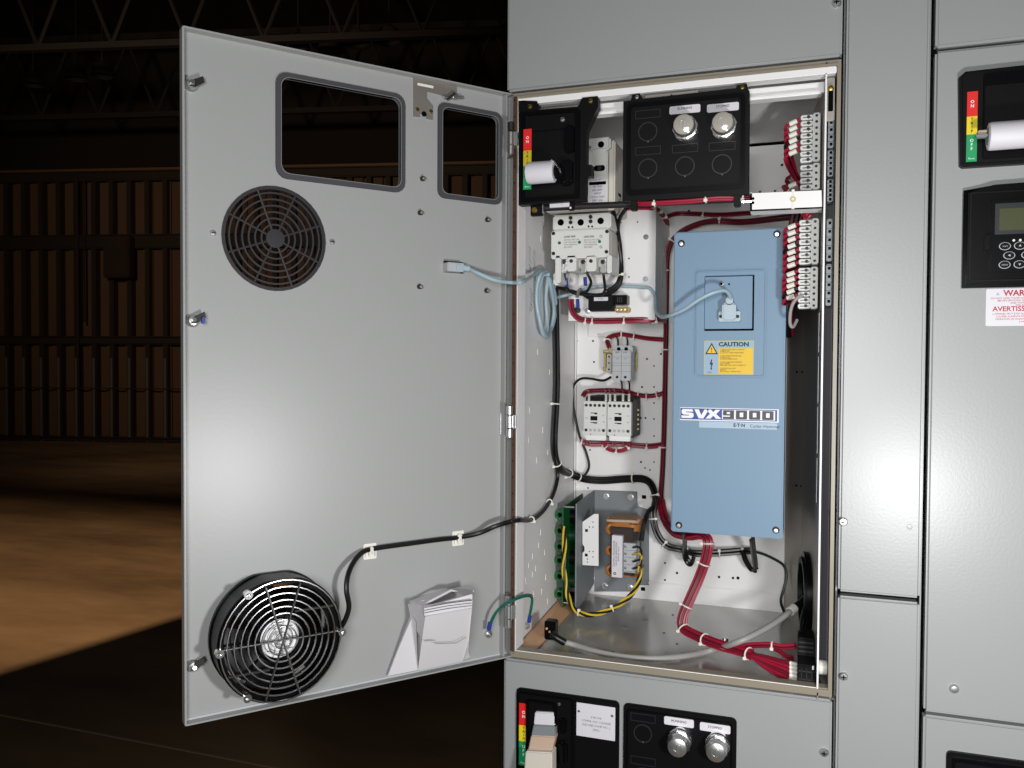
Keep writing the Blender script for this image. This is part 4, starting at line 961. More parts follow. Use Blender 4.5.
for k in range(5): zz = az0+(az1-az0)*k/4; m.fbox(ax0, ax1, zz-.0006, zz+.0006, -yt-.004, -yt+.0015, LGREY, .0003)
part('terminal_strip', m, tr)
for k in range(4):
    zz = az0+(az1-az0)*(k+.5)/4
    for x in (ax0+.0035, ax1-.0045): m = MB(); m.screw(x, zz, -yt-.002, .0024, STEEL); part('terminal_screw', m, tr)
m = MB(); x, z = px(638, 524.5, .33); m.fbox(x-.008, x+.008, z-.007, z+.007, -.3455, -.30, LGREY, .001); m.screw(x-.003, z, -.30, .0025, IRON); part('mounting_foot', m, tr)
m = MB(); m.box(x0-.003, x1+.006, yt+.06, .3455, z0+.006, z0+.012, CORE); m.box(x0-.003, x1+.006, yt+.06, .3455, z1-.012, z1-.006, CORE); part('frame_arm', m, tr)

# green circuit board beside the left wall
gb = thing('circuit_board', 'green circuit board on edge between the left wall and the transformer bracket', 'circuit board')
GX = .0195; PF = frame((GX, 0, 0), (0, -1, 0), (0, 0, 1), (-1, 0, 0))
g0 = atx(563.5, 507, GX); g1 = atx(563.5, 607, GX)
m = MB(); m.prism([(-.336, .172), (-.336, .010), (-g0.y, max(.004, g1.z)), (-g0.y, g0.z)][::-1], 0, .0016, PCB, PF); part('board', m, gb)
for k, py in enumerate((517, 533, 549, 563, 579, 597)):
    p = atx(557, py, .012); m = MB(); RX = frame((.0112, g0.y+.014, p.z), (1, 0, 0), (0, 0, 1), (0, -1, 0))
    m.ring(.0040, .0078, -.006, .006, 0, 0, PCB, RX, 24); m.lathe([(.0041, -.005), (.0041, -.002)], 0, 0, HOLE, RX, 18); part('toroid', m, gb, 'green ring component')
for k, py in enumerate((516, 535, 557, 580, 598)):
    p = atx(571, py, GX); m = MB(); RX = frame((GX, g0.y+.045, p.z), (0, 1, 0), (0, 0, 1), (1, 0, 0)); m.lathe([(.011, 0), (.011, .009), (.009, .0105), (0, .0108)], 0, 0, PCBD if k % 2 else BLACKM, RX, 24); part('capacitor', m, gb)
for py in (508, 604):
    p = atx(562, py, GX); m = MB(); m.tube([(GX-.002, g0.y+.004, p.z), (FX-.002, g0.y+.004, p.z)], .0014, STEEL, 8, 1); part('standoff', m, gb, 'bright standoff rod')
# copper strip on the pan
c0, c1, c2, c3 = atx(524, 650, .004), atz(541, 650, .0022), atz(572, 604, .0022), atx(555, 604, .004)
m = MB(); bm = bmesh.new()
hz = Vector((.001, 0, .0016)); q4 = ((.0045, .020, .0020), (.0310, .020, .0008), (.0290, .262, .0008), (.0045, .262, .0135))
A = [bm.verts.new(p) for p in q4]; B = [bm.verts.new(Vector(p)+hz) for p in q4]
bm.faces.new(A); bm.faces.new(B[::-1])
for i in range(4): bm.faces.new((A[i], A[(i+1) % 4], B[(i+1) % 4], B[i]))
solo('copper_strip', m.addbm(bm, COPPER), 'tan copper strip along the foot of the left inner wall', 'strip')

# ------------------------------------------------------------------ the drive
dv = thing('variable_frequency_drive', 'tall blue drive unit with a yellow caution label', 'drive')
yd = .100; dx0, dx1, dz0, dz1 = .2024, .3464, .1645, .5670
DF = front(0, yd, 0)
def dq(a, b): p = at(a, b, yd); return p.x, p.z
k0 = dq(704, 331); k1 = dq(754.5, 274.5)
pock = rrect(k0[0], k1[0], k0[1], k1[1], .0015)
m = MB(); o_ = rrect(dx0, dx1, dz0, dz1, .004)
m.prism(o_, -.05, -.0035, DRIVEB, DF, holes=[pock])
oo = rrect(dx0+.002, dx1-.002, dz0+.002, dz1-.002, .004); m.prism(oo, -.0036, 0, DRIVEB, DF, holes=[pock])
m.fbox(k0[0], k1[0], k0[1], k1[1], -.012, -.009, DRIVEB, 0, DF)
part('cover', m, dv)
m = MB(); m.fbox(k1[0]-.0026, k1[0]-.0002, k0[1]+.0002, k1[1]-.0002, -.0092, -.0086, HOLE, 0, DF); m.fbox(k0[0]+.0002, k1[0]-.0002, k0[1]+.0002, k0[1]+.0028, -.0092, -.0086, HOLE, 0, DF); m.fbox(k0[0]+.0002, k1[0]-.0002, k1[1]-.0009, k1[1]-.0002, -.0092, -.0086, HOLE, 0, DF); part('pocket_shade', m, dv, 'shaded gap painted dark round the keypad pocket')  # dark strips on the pocket floor painted in for its edge shade
m = MB(); m.box(dx0+.006, dx1-.006, yd+.050, .31, dz0+.004, dz1-.006, DRIVEB, .003); part('rear_housing', m, dv)
m = MB()
for k in range(13): m.box(dx0+.010+k*.0098, dx0+.013+k*.0098, .30, .348, dz0+.01, dz1-.02, ZINC)
m.box(dx0+.008, dx1-.008, .295, .305, dz0+.008, dz1-.018, ZINC); part('heat_sink', m, dv, 'finned metal heat sink')
r0 = dq(694.5, 377); r1 = dq(767, 269)
m = MB()
def rim(o, w, c0, c1, mm): m.prism(rrect(o[0], o[1], o[2], o[3], .005), c0, c1, mm, DF, holes=[rrect(o[0]+w, o[1]-w, o[2]+w, o[3]-w, .004)])
rim((r0[0]-.0016, r1[0]+.0016, r0[1]-.0016, r1[1]+.0016), .0012, -.0005, .0008, DRIVEB); rim((r0[0]+.0008, r1[0]-.0008, r0[1]+.0008, r1[1]-.0008), .0014, -.0005, .0022, DRIVEB)
e0 = dq(756, 315); m.fbox(e0[0]-.001, e0[0]+.0035, e0[1], e0[1]+.016, -.0005, .0008, DRIVEB, .0005, DF); part('raised_frame', m, dv)
m = MB(); x, z = dq(721, 283.5); m.lathe([(.0032, -.009), (.0032, -.0055), (.0020, -.0050), (0, -.0050)], x, z, STEEL, DF, 18); m.lathe([(.0018, -.0055), (.0018, -.0048)], x, z, HOLE, DF, 12); x, z = dq(728.5, 283.5); m.lathe([(.0013, -.009), (.0013, -.0086)], x, z, HOLE, DF, 10); part('pocket_screw', m, dv)
for a, b in ((681.5, 243.5), (679, 525), (776, 530), (777, 234)):
    x, z = dq(a, b); m = MB(); m.lathe([(.0046, 0), (.0046, .0008), (.0036, .0010), (.0030, .0026), (0, .0028)], x, z, IRON, DF, 20); m.lathe([(.0030, .001), (.0026, .0032), (0, .0034)], x-.0002, z-.0006, STEEL, DF, 12); part('cover_screw', m, dv, 'steel cover screw')
# caution label
l0 = dq(703.8, 374.5); l1 = dq(754, 340.5); lw = l1[0]-l0[0]; lh = l1[1]-l0[1]
m = MB(); m.prism(rrect(l0[0], l1[0], l0[1], l1[1], .001), 0, .0004, CAUTBG, DF)
fr = MATS.get('cf') or mat('cf', '#cbb95a', .5); m.prism(rrect(l0[0], l1[0], l0[1], l1[1], .001), .0004, .0006, fr, DF, holes=[rrect(l0[0]+.0008, l1[0]-.0008, l0[1]+.0008, l1[1]-.0008, .001)])
m.fbox(l0[0]+lw*.295, l1[0]-.0012, l0[1]+.0014, l0[1]+lh*.78, .0004, .0007, CAUTY, 0, DF)
m.text('CAUTION', l0[0]+lw*.60, l0[1]+lh*.885, .0009, lh*.170, INK, DF, bold=.035, xs=1.12)
tx, tz, tr_ = l0[0]+lw*.155, l0[1]+lh*.72, lh*.16
m.prism([(tx-tr_*1.15, tz-tr_*.75), (tx+tr_*1.15, tz-tr_*.75), (tx, tz+tr_*1.35)], .0004, .0007, INK, DF); m.prism([(tx-tr_*.82, tz-tr_*.55), (tx+tr_*.82, tz-tr_*.55), (tx, tz+tr_*.95)], .0006, .0009, CAUTY, DF)
m.fbox(tx-.0005, tx+.0005, tz-tr_*.05, tz+tr_*.5, .0009, .0011, INK, 0, DF); m.fbox(tx-.0005, tx+.0005, tz-tr_*.38, tz-tr_*.20, .0009, .0011, INK, 0, DF)
bz = l0[1]+lh*.30
m.prism([(tx-.0004, bz+.0065), (tx-.0024, bz-.0005), (tx-.0002, bz-.0002), (tx-.0012, bz-.0060), (tx-.0002, bz-.0050), (tx+.0022, bz+.0020), (tx+.0002, bz+.0018), (tx+.0010, bz+.0065)][::-1], .0004, .0007, INK, DF)
m.prism([(tx-.0014, bz-.0048), (tx-.0002, bz-.0080), (tx+.0010, bz-.0046)], .0004, .0007, INK, DF)
tl = ('1. READ USER MANUAL BEFORE', 'OPERATING', '2. DO NOT OPEN ENERGIZED', '', '3. WAIT FIVE MINUTES FOR', 'CAPACITORS', 'TO DISCHARGE FULLY', '', '4. HIGH LEAKAGE CURRENT', 'USE COPPER', 'GROUND THE UNIT CORRECTLY', '', '5. SEE MANUAL FOR', 'SERVICE', 'DISCONNECT MAINS FIRST')
for i, t in enumerate(tl):
    if t: m.text(t, l0[0]+lw*.325, l0[1]+lh*(.735-.046*i), .0009, lh*.058, INK, DF, align='LEFT', xs=.86)
m.text('25001', l0[0]+lw*.12, l0[1]+lh*.06, .0007, lh*.05, INK, DF)
part('caution_label', m, dv, 'yellow and black caution label')
# model plate
b0 = dq(680, 420.5); b1 = dq(778.8, 409.5); lw = b1[0]-b0[0]; lh = .0165; zc_ = (dq(680, 414.5)[1]+dq(778, 415)[1])/2; zb_ = zc_-lh/2
m = MB(); X_ = lambda t: b0[0]+lw*t
Z_ = lambda t: zb_+lh*t
m.fbox(X_(0), X_(1.0), Z_(-.02), Z_(1.02), 0, .0004, LOGOWHITE, 0, DF); m.fbox(X_(.003), X_(.985), Z_(.06), Z_(.96), .0004, .0006, LOGOBLUE, 0, DF); m.fbox(X_(.435), X_(.965), Z_(.13), Z_(.89), .0006, .0008, LOGOWHITE, 0, DF)
def glyph(pts, m_, c=.0007): m.prism([(X_(a), Z_(b)) for a, b in pts], c, c+.0003, m_, DF)
S0 = .018
for d, mm, c in ((0, LOGOWHITE, .0007),):
    glyph([(S0, .16), (S0+.105, .16), (S0+.125, .30), (S0+.125, .52), (S0+.108, .60), (S0+.045, .62), (S0+.045, .68), (S0+.12, .68), (S0+.112, .88), (S0+.01, .88), (S0-.002, .76), (S0+.0, .54), (S0+.018, .44), (S0+.078, .42), (S0+.078, .36), (S0-.004, .36)], mm)
    glyph([(.150, .88), (.195, .16), (.245, .16), (.300, .88), (.255, .88), (.222, .42), (.197, .88)], mm)
    glyph([(.265, .16), (.318, .16), (.345, .40), (.375, .16), (.428, .16), (.375, .54), (.418, .88), (.368, .88), (.345, .68), (.322, .88), (.275, .88), (.312, .54)], mm)
for k in range(4):
    g0_ = .445+.131*k; g1_ = g0_+.112
    if k == 0:
        m.prism([(X_(a), Z_(b)) for a, b in ((g0_, .16), (g1_, .16), (g1_, .86), (g0_, .86), (g0_, .44), (g0_+.072, .44), (g0_+.072, .34), (g0_, .34))], .0008, .0010, LOGOGREY, DF, holes=[[(X_(a), Z_(b)) for a, b in ((g0_+.038, .56), (g0_+.072, .56), (g0_+.072, .72), (g0_+.038, .72))]])
    else: m.prism(rrect(X_(g0_), X_(g1_), Z_(.16), Z_(.86), .001), .0008, .0010, LOGOGREY, DF, holes=[rrect(X_(g0_+.038), X_(g1_-.038), Z_(.34), Z_(.70), .0005)])
m.fbox(X_(.20), X_(.985), Z_(-.58), Z_(-.08), 0, .0003, mat('faded_strip', '#a9bfd2', .45), 0, DF)
m.text('E\u00b7T\u00b7N', X_(.61), Z_(-.33), .0005, .0062, INK, DF, bold=.03); m.text('Cutler-Hammer', X_(.865), Z_(-.36), .0005, .0058, INK, DF)
part('model_plate', m, dv, 'model plate reading SVX9000')

# ------------------------------------------------------------------ terminal strips on the right wall
def strip(lab, y, pts_top, pts_bot, n, wires, first=0):
    t = thing('terminal_strip', lab, 'terminal', 'terminal strips on the right wall')
    a = at(*pts_top, y); b_ = at(*pts_bot, y); x1 = a.x; h = (a.z-b_.z)/n
    m = MB(); m.box(x1-.0085, x1, y, y+.034, b_.z, a.z, CREAM, .0012)
    part('rail_body', m, t)
    for k in range(n):
        zc = a.z-h*(k+.5)
        m = MB(); m.box(x1-.0225, x1-.0082, y+.004, y+.026, zc-h*.40, zc+h*.40, CREAM, .0010)
        m.fbox(x1-.0200, x1-.0100, zc-h*.16, zc+h*.06, -y-.0042, -y-.0036, HOLE if 0 else MGREY); m.lathe([(.0020, -y-.0042), (.0020, -y-.0030), (0, -y-.0028)], x1-.0135, zc, IRON, n=12)
        c = part('terminal', m, t)
        m = MB(); m.lathe([(.0017, -y), (.0017, -y+.0005)], x1-.0042, zc, IRON, n=10); part('screw', m, c)
    return a, b_, x1, h, y
S1 = strip('topmost cream terminal strip at the upper right above the white arm', .055, (820.5, 112), (820.5, 161), 8, 0)
S2 = strip('short cream terminal strip just above the white support arm', .055, (820, 162.5), (820, 189), 4, 0)
S3 = strip('cream terminal strip just below the white support arm', .055, (819, 218), (818.5, 264), 7, 0)
S4 = strip('lowest cream terminal strip beside the drive', .055, (818, 266.5), (817.5, 308.5), 7, 0)
def tails(lab, S, ks, gather, m_):
    h_ = thing('wire_harness', lab, 'wires')
    a, b_, x1, h, y = S
    for k in ks:
        zc = a.z-h*(k+.5); p0 = Vector((x1-.0210, y+.012, zc)); p1 = p0+Vector((-.003, -.002, -.0006))
        p2 = p1+Vector((-.0125, .003, -.004)); p3 = p2+Vector((-.004, .006, -.006)); g = Vector(gather)
        part('wire', MB().tube([p0, p1, p2, p3, (p3+g)/2+Vector((-.001, .01, 0)), g+Vector((random.uniform(-.004, .004), random.uniform(-.003, .003), 0))], .0019, m_ if k % 5 != 3 else BLKW, 7), h_)
        d = (p2-p1).normalized(); part('wire_marker', MB().tube([p1+d*.003, p2-d*.001], .0030, NYLON, 8, 1), h_, 'white wire marker sleeve')
        part('ferrule', MB().tube([p0+Vector((.003, 0, 0)), p0+Vector((-.005, -.001, 0))], .0024, RED, 7, 1), h_, 'red ferrule')
    return h_
tails('red tagged wires looping into the topmost terminal strip', S1, range(0, 6), at(803, 190, .13), RED)
h_ = tails('single red tagged wire at the short terminal strip above the arm', S2, (2,), at(787, 184, .10), REDB)
bundle(h_, pp([(790, 177, .08), (786, 180, .09), (789, 185, .10), (783, 187, .10), (786, 190, .10)]), 2, .0015, REDB)
tails('red tagged wires fanning into the terminal strip below the arm', S3, range(0, 7), at(797, 266, .115), RED)
h4 = tails('red tagged wires fanning into the lowest terminal strip', S4, range(0, 5), at(795, 302, .12), RED)
m = MB(); m.tube(pp([(803, 295, .052), (796, 299, .05), (791, 309, .05), (790, 323, .055), (793, 327, .06), (797, 320, .07)]), .0020, GRYW, 8); solo('grey_wire', m, 'grey wire looping below the lowest terminal strip', 'wire')
dk = thing('wire_harness', 'dark wire trunk running down behind the terminal strips beside the drive', 'wires'); bundle(dk, pp([(800, 205, .12), (793, 232, .13), (787, 258, .14), (789, 285, .15), (787, 310, .16), (789, 335, .18)]), 5, .0030, BLKW, (.2, .5), m2=REDB, every=2)
lp = thing('wire_harness', 'short red wire loop hanging below the right end of the support arm', 'wires'); bundle(lp, pp([(802, 211, .05), (806, 217, .045), (811, 212, .045), (813, 206, .06)]), 2, .0017, RED)
# rear halves of the strips seen in the slot of the wireway
for i, (t0, t1) in enumerate(((114, 150), (152, 178), (181, 203), (220, 262), (265, 306))):
    m = MB(); a = at(825.2, t0, .02); b_ = at(824.6, t1, .02); m.box(.3925, .3988, .012, .030, b_.z, a.z, MGREY, .0008)
    n = 5
    for k in range(n): zz = b_.z+(a.z-b_.z)*(k+.5)/n; m.fbox(.3945, .3975, zz-.0016, zz+.0016, -.0122, -.0116, HOLE); m.fbox(.3925, .3988, zz+.0030, zz+.0034, -.0122, -.0117, IRON)
    solo('wireway_terminal', m, ('topmost', 'second', 'third', 'fourth', 'lowest')[i]+' grey terminal piece in the narrow slot right of the white wall edge', 'terminal', 'grey terminals in the slot')
m = MB(); p = at(822, 670, .02); SPX = frame((.3905, .030, p.z), (0, 1, 0), (0, 0, 1), (1, 0, 0)); m.lathe([(.0075, 0), (.0085, .001), (.0085, .0095), (.0075, .0103)], 0, 0, NYLON, SPX, 24); m.ring(.0028, .0045, .0103, .0106, 0, 0, NYLON, SPX, 16); solo('nylon_spacer', m, 'white nylon spacer in the slot at the bottom right of the opening', 'spacer')
# grommet
gr = thing('cable_grommet', 'black round cable grommet in the right wall near the bottom', 'grommet')
gd = Vector((-.016, .15, 0)).normalized(); gn = Vector((-gd.y, gd.x, 0)); gn = gn if gn.x < 0 else -gn
gp = Vector((.3788, .178, .078)); GF = frame(tuple(gp), tuple(-gd), (0, 0, 1), tuple(gn))
m = MB(); m.ring(.044, .056, -.001, .007, 0, 0, BLACK, GF, 48); m.ring(.041, .049, .005, .010, 0, 0, BLACKM, GF, 48); part('ring', m, gr)
m = MB(); m.lathe([(.0435, .0015), (.0435, .0035)], 0, 0, HOLE, GF, 40); part('opening', m, gr)
for k in range(6): m = MB(); t = k*PI/3; m.fbox(.036*math.cos(t)-.004, .036*math.cos(t)+.004, .036*math.sin(t)-.004, .036*math.sin(t)+.004, .001, .006, BLACKM, .001, GF); part('finger', m, gr)

# ------------------------------------------------------------------ cables
# blue network cable
nc = thing('network_cable', 'pale blue network cable from the open door, coiled, then plugged into the drive', 'cable')
c0 = dpt(468, 268, -.004)
coil = [(545, 271), (551, 288), (554, 312), (550, 332), (546, 337.5), (541, 326), (537.5, 305), (537, 288), (541, 274), (547.5, 274), (546, 300), (547.5, 325), (545, 335), (540, 318), (539, 292), (544.5, 273), (552.5, 285), (556, 305), (553, 325), (547, 336.5), (541.5, 330), (536.5, 300), (539.5, 276), (546.5, 271.5), (551, 282), (555, 293), (557.5, 297)]
pts = [dpt(466, 268, -.003), c0, dpt(478, 273, .010), dpt(495, 280, .020), at(511, 282.5, -.012), atx(522, 282, .028), atx(531, 277, .016), atx(538, 272, .012)]
for i, (a, b) in enumerate(coil): pts.append(atx(a, b, .0085+.0035*(1+math.sin(i*1.7))))
pts += pp([(563, 296, .19), (575, 293, .195), (591, 287.5, .205), (614, 286, .205), (640, 287, .206), (650, 288.5, .206), (655, 297, .20), (655.5, 309, .17), (660, 316.5, .13), (668, 316, .09), (683, 310, .075), (700, 299, .07), (714, 292.5, .07), (724, 290.5, .075), (729, 294, .083), (730.5, 299, .090)])
part('cable', MB().tube(pts, .00245, BLUEW, 9, 6), nc)
m = MB(); pa, pb = dpt(446, 266.5, -.013), dpt(464, 267.5, -.006); bm_ = MB()
ua, ub = dp(446.5, 271, -.002); va, vb = dp(463, 263.5, -.002); m.fbox(ua, va, min(ub, vb), max(ub, vb), -.016, .0015, LGREY, .001, DOOR); m.fbox(va-.012, va-.004, min(ub, vb)+.002, max(ub, vb)-.002, .0012, .0028, BLUEW, .0005, DOOR)
m.tube([dpt(459, 267, -.004), dpt(469, 268.5, -.003)], .0042, BLUEW, 10, 1); part('plug', m, nc, 'pale grey plug in the door')
m = MB()
def dbx(a, b, c, d, c0, c1, mm, bev): x0, z1 = dq(a, b); x1, z0 = dq(c, d); m.fbox(x0, x1, z0, z1, c0, c1, mm, bev, DF)
CONN = mat('connector_shell', '#aebfca', .45)
dbx(718.8, 311.5, 740.5, 321.5, -.009, .002, CONN, .001); dbx(722.8, 304, 736.5, 320, -.004, .012, CONN, .002); dbx(726.5, 297.5, 733.5, 306, -.002, .012, CONN, .002); part('serial_connector', m, nc, 'grey nine-pin serial connector')
for a in (721, 737.8):
    x, z = dq(a, 316.5); m = MB(); m.screw(x, z, .002, .0022, IRON, DF); part('connector_screw', m, nc)
part('cable_tie', tie_mb([atx(543.5, 270, .012), atx(544, 273.5, .012), atx(544.5, 277, .012)], 1, .0075, BLUEW), nc)

# fan cable with stick-on mounts
fc = thing('fan_cable', 'black fan cable held to the open door by two white square mounts', 'cable')
P_f = [dpt(340, 629, .010), dpt(346, 618, .016), dpt(349, 606, .020), dpt(346.5, 590, .020), dpt(348, 575, .014), dpt(354, 561.5, .004), dpt(363, 552, -.005), dpt(376, 548.3, -.0075), dpt(410, 543.5, -.0075), dpt(440, 539.5, -.0075), dpt(458, 537.5, -.0075), dpt(478, 533.5, .000), dpt(496, 526, .014), at(512, 521.3, -.010), atx(520, 520.2, .024), atx(528, 520.5, .010), atx(535, 518, .008), atx(543, 511, .008), atx(550, 501, .0085), atx(555, 489, .0085), atx(557.5, 477, .0085), atx(557, 466, .0085)]
part('cable', MB().tube(P_f, .0031, BLKW, 8, 6), fc)
for a, b in ((369.5, 551), (457.5, 538)):
    u, v_ = dp(a, b); m = MB(); m.fbox(u-.0085, u+.0085, v_-.0095, v_+.0095, -.0120, -.0095, NYLON, .0008, DOOR); m.fbox(u-.003, u+.003, v_-.006, v_+.006, -.0095, -.004, NYLON, .001, DOOR)
    for s in (-1, 1): m.tube([dw(u+s*.0062, v_-.006, -.0094), dw(u+s*.0062, v_+.006, -.0094)], .0006, BEIGE, 4, 1)
    m.tube([dw(u, v_-.004, -.006), dw(u, v_+.001, -.0028), dw(u, v_+.006, -.006)], .0012, NYLON, 6, 3); part('cable_mount', m, fc, 'white stick-on cable mount')
for a, b in ((532.5, 519.5), (549, 503)):
    pass
# main black harness
hb_ = thing('wire_harness', 'thick black cable harness down the left rear corner and across under the drive', 'wires')
V = [atx(555, 288, .008), atx(556, 340, .0095), atx(556.5, 380, .0095), atx(555.5, 410, .0095), atx(554, 440, .0095), atx(555.5, 458, .0095), atx(561, 469, .011)]+pp([(571, 474, .30), (585, 479, .325), (603, 480.5, .335), (625, 479, .335), (643, 479, .33), (651.5, 485, .32), (655.5, 499, .31), (653, 515, .30), (657, 533, .30), (667, 545.5, .30), (682, 549.5, .30), (697, 553.5, .31), (724, 552.5, .32), (742, 551, .325), (754, 551, .33)])
for a, b in ((531.5, 519.5), (549.5, 502)): part('cable_tie', tie_mb([atx(a-2, b+.5, .009), atx(a, b, .009), atx(a+2, b-1.5, .009)], 1, .0034), fc)
bundle(hb_, V, 4, .0025, BLKW, (.14, .26, .33, .37, .50, .61, .68, .76, .82, .90, .96))
gw = MB(); gw.tube(pp([(752, 551, .330), (763, 554, .335), (775, 559.5, .335), (784, 566, .33), (786.5, 576, .325), (784, 588, .32), (780.8, 601, .32), (784.5, 613, .335)]), .0021, mat('dark_green_pvc', '#12302a', .4), 8); solo('ground_wire', gw, 'thin dark green wire curving down the rear right of the white panel', 'wire')
sp = thing('wire_harness', 'two short black wires dropping from under the drive', 'wires')
for q in ([(684.5, 531, .17), (685, 540, .22), (684.5, 549, .27), (686, 558, .29), (691, 564, .29), (694, 556, .29)], [(752, 538, .17), (753.5, 552, .24), (755.5, 568, .30), (752, 570, .30), (746, 561, .30), (743, 552, .31)]):
    bundle(sp, pp(q), 2, .0030, BLKW)
part('cable_tie', tie_mb(pp([(754, 566, .30), (755, 569, .30), (756, 572, .30)]), 1, .004, BLKW), sp)
cl = MB(); cl.tube(pp([(641.5, 541, .25), (643, 530, .255), (645, 520, .26), (648, 512, .28), (653, 507, .30)]), .0036, BLKW, 9); solo('wire', cl, 'black wire rising beside the transformer terminals', 'wire')
# thin black wire from the fuse holder
m = MB(); m.tube(pp([(611, 377, .315), (603, 380.5, .318), (590, 378.5, .325), (580, 379, .33), (573.5, 386, .335), (572.5, 398, .335), (575, 416, .336), (579.5, 436, .336), (586, 452, .338), (589, 466, .338), (585, 474.5, .338), (578, 477.5, .335)]), .0021, BLKW, 8); solo('wire', m, 'thin black wire curving from the fuse holder past the contactors', 'wire')
# limiter wires
lw_ = thing('wire_harness', 'black wires with blue lugs looping below the white limiter', 'wires')
for q in ([(564, 268, .135), (564.5, 277, .14), (566, 286, .16), (573, 293, .185), (588, 295, .19)], [(583, 268, .135), (588, 275, .14), (591, 283, .15), (587, 291, .17), (582, 293, .185), (588, 298, .185)], [(603, 268, .135), (604, 279, .14), (605, 290, .165), (601, 296, .185)], [(557, 287, .17), (570, 291, .185), (590, 295, .185), (606, 294, .183), (616, 289, .18), (621, 280, .18), (621.5, 262, .185), (619, 244, .18), (618, 228, .17), (621, 216, .15), (627, 208, .13)], [(612, 206, .13), (615, 218, .15), (618, 232, .17), (620.5, 250, .185), (621, 270, .19), (617, 284, .188), (607, 291, .188)]):
    part('wire', MB().tube(pp(q), .0030 if len(q) > 6 else .0021, BLKW, 8), lw_)
for a, b in ((566, 282), (585, 281.5), (577.5, 303.5)):
    m = MB(); m.tube(pp([(a, b-4, .15), (a+.5, b+4, .155)]), .0027, LUGBLUE, 10, 1); part('lug_sleeve', m, lw_, 'blue insulated lug')
m = MB(); m.tube(pp([(577, 297, .16), (579, 291, .165), (581, 289, .17)]), .0026, STEEL, 8); m.lathe([(.0045, -.205), (.0045, -.200), (0, -.199)], at(577, 310, .2).x, at(577, 310, .2).z, IRON, n=12); part('ring_lug', m, lw_, 'steel ring lug')
part('cable_tie', tie_mb(pp([(621.5, 278, .18), (621, 275, .18), (621, 272, .18)]), 1, .0062), lw_)
# red harnesses
rb = thing('wire_harness', 'large red wire harness from behind the drive across the pan into the black connector', 'wires')
V = pp([(800, 216, .16), (772, 219, .24), (742, 222, .29), (715, 221, .30), (695, 225, .31), (677, 235, .315), (667.5, 252, .318), (666, 285, .325), (665.5, 330, .33), (664.5, 380, .332), (663.5, 430, .335), (662, 470, .335), (660.5, 497, .325), (662, 510, .305)])
bundle(rb, V, 6, .0016, REDB, (.22, .42, .52, .66, .80), twist=.8, m2=BLKW, every=3)  # darker red here stands in for the shadow beside the drive
V = pp([(660.5, 500, .320), (663, 513, .30), (668, 525, .27), (676, 533, .22), (690, 535.5, .185), (702, 534.5, .165), (708, 541, .155), (706.5, 556, .155), (699.5, 577, .155), (690, 599, .15), (683, 616, .145), (683.5, 628, .14), (697, 636, .125), (718, 644.5, .10), (740, 650.5, .085), (752, 655, .075)])
bundle(rb, V, 9, .0018, RED, (.42, .50, .63, .74, .83, .98), twist=1.2, m2=REDB, every=3)
ends = [(790.5, 663, .046), (790.5, 667, .044), (790.5, 671, .042), (790.5, 675, .040), (790, 679, .038), (789.5, 682, .036)]
for i, e_ in enumerate(ends):
    p0 = at(750+.4*i, 653.5+.7*i, .077); p1 = at(768, 657+2.6*i, .062); p2 = at(*e_)
    part('wire', MB().tube([p0, p1, p2], .0021, RED if i % 3 else REDB, 7), rb)
    part('ferrule', MB().tube([p2+Vector((-.001, .0005, 0)), p2+Vector((.0095, -.001, -.0008))], .0024, NYLON, 8, 1), rb, 'white ferrule')
bundle(rb, pp([(734, 648.5, .09), (750, 645.5, .085), (769, 645, .08), (783, 647, .078), (796, 646, .075)]), 3, .0019, REDB, (.55,), m2=RED, every=2)
bundle(rb, pp([(769, 645.5, .08), (779, 651, .075), (787, 656.5, .07), (793, 658, .065)]), 2, .0018, REDB)
def redrun(lab, q, n, r, ties): h_ = thing('wire_harness', lab, 'wires'); bundle(h_, pp(q), n, r, RED, ties, m2=REDB, every=3); return h_
redrun('red wire run below the black module along the white bracket', [(571, 299, .205), (571.5, 308, .206), (575, 315.5, .208), (583, 320, .210), (600, 321, .212), (620, 320.5, .214), (642, 320, .216), (656, 319.5, .23), (665, 318.5, .30)], 4, .0019, (.42, .47, .66, .85))
redrun('red wire run feeding the top of the fuse holder', [(609, 347, .30), (607.5, 340, .315), (612, 336, .328), (621, 334.3, .336), (634, 336, .338), (648, 338.3, .339), (664, 339.5, .335)], 4, .0017, (.15, .52, .68))
hc = redrun('red wire run above the two contactors', [(583, 396, .320), (586.5, 391.5, .325), (597, 390.5, .328), (612, 390.3, .331), (626, 391.5, .333), (638, 395, .335), (652, 395.7, .336), (664, 393, .33)], 4, .0018, (.73, .80, .92))
for a in (589, 606, 610, 615, 623, 629): part('wire', MB().tube(pp([(a-4, 391.5, .318), (a-1, 390.5, .30), (a, 393, .282), (a, 400.5, .268)]), .0016, RED, 6), hc); part('ferrule', MB().tube(pp([(a, 394.5, .278), (a, 400.5, .267)]), .0021, NYLON, 6, 1), hc, 'white ferrule')
hd = redrun('red wire run below the two contactors', [(580, 441, .315), (590, 444, .32), (603, 443.8, .325), (618, 444, .33), (634, 445.3, .334), (650, 446.2, .336), (664, 444.5, .33)], 4, .0018, (.03, .35, .8))
bundle(hd, pp([(604, 441, .31), (606, 447.5, .31), (613, 450.5, .31), (622, 450.5, .31), (628, 447, .31), (629, 441, .31)]), 2, .0017, RED, (.2, .5, .8))
for a in (587, 590, 613, 616, 624): part('wire', MB().tube(pp([(a, 437.5, .29), (a, 441, .30), (a-1, 445, .315)]), .0016, RED, 6), hd)
m = thing('wire_harness', 'short black wires under the grey fuse holder', 'wires')
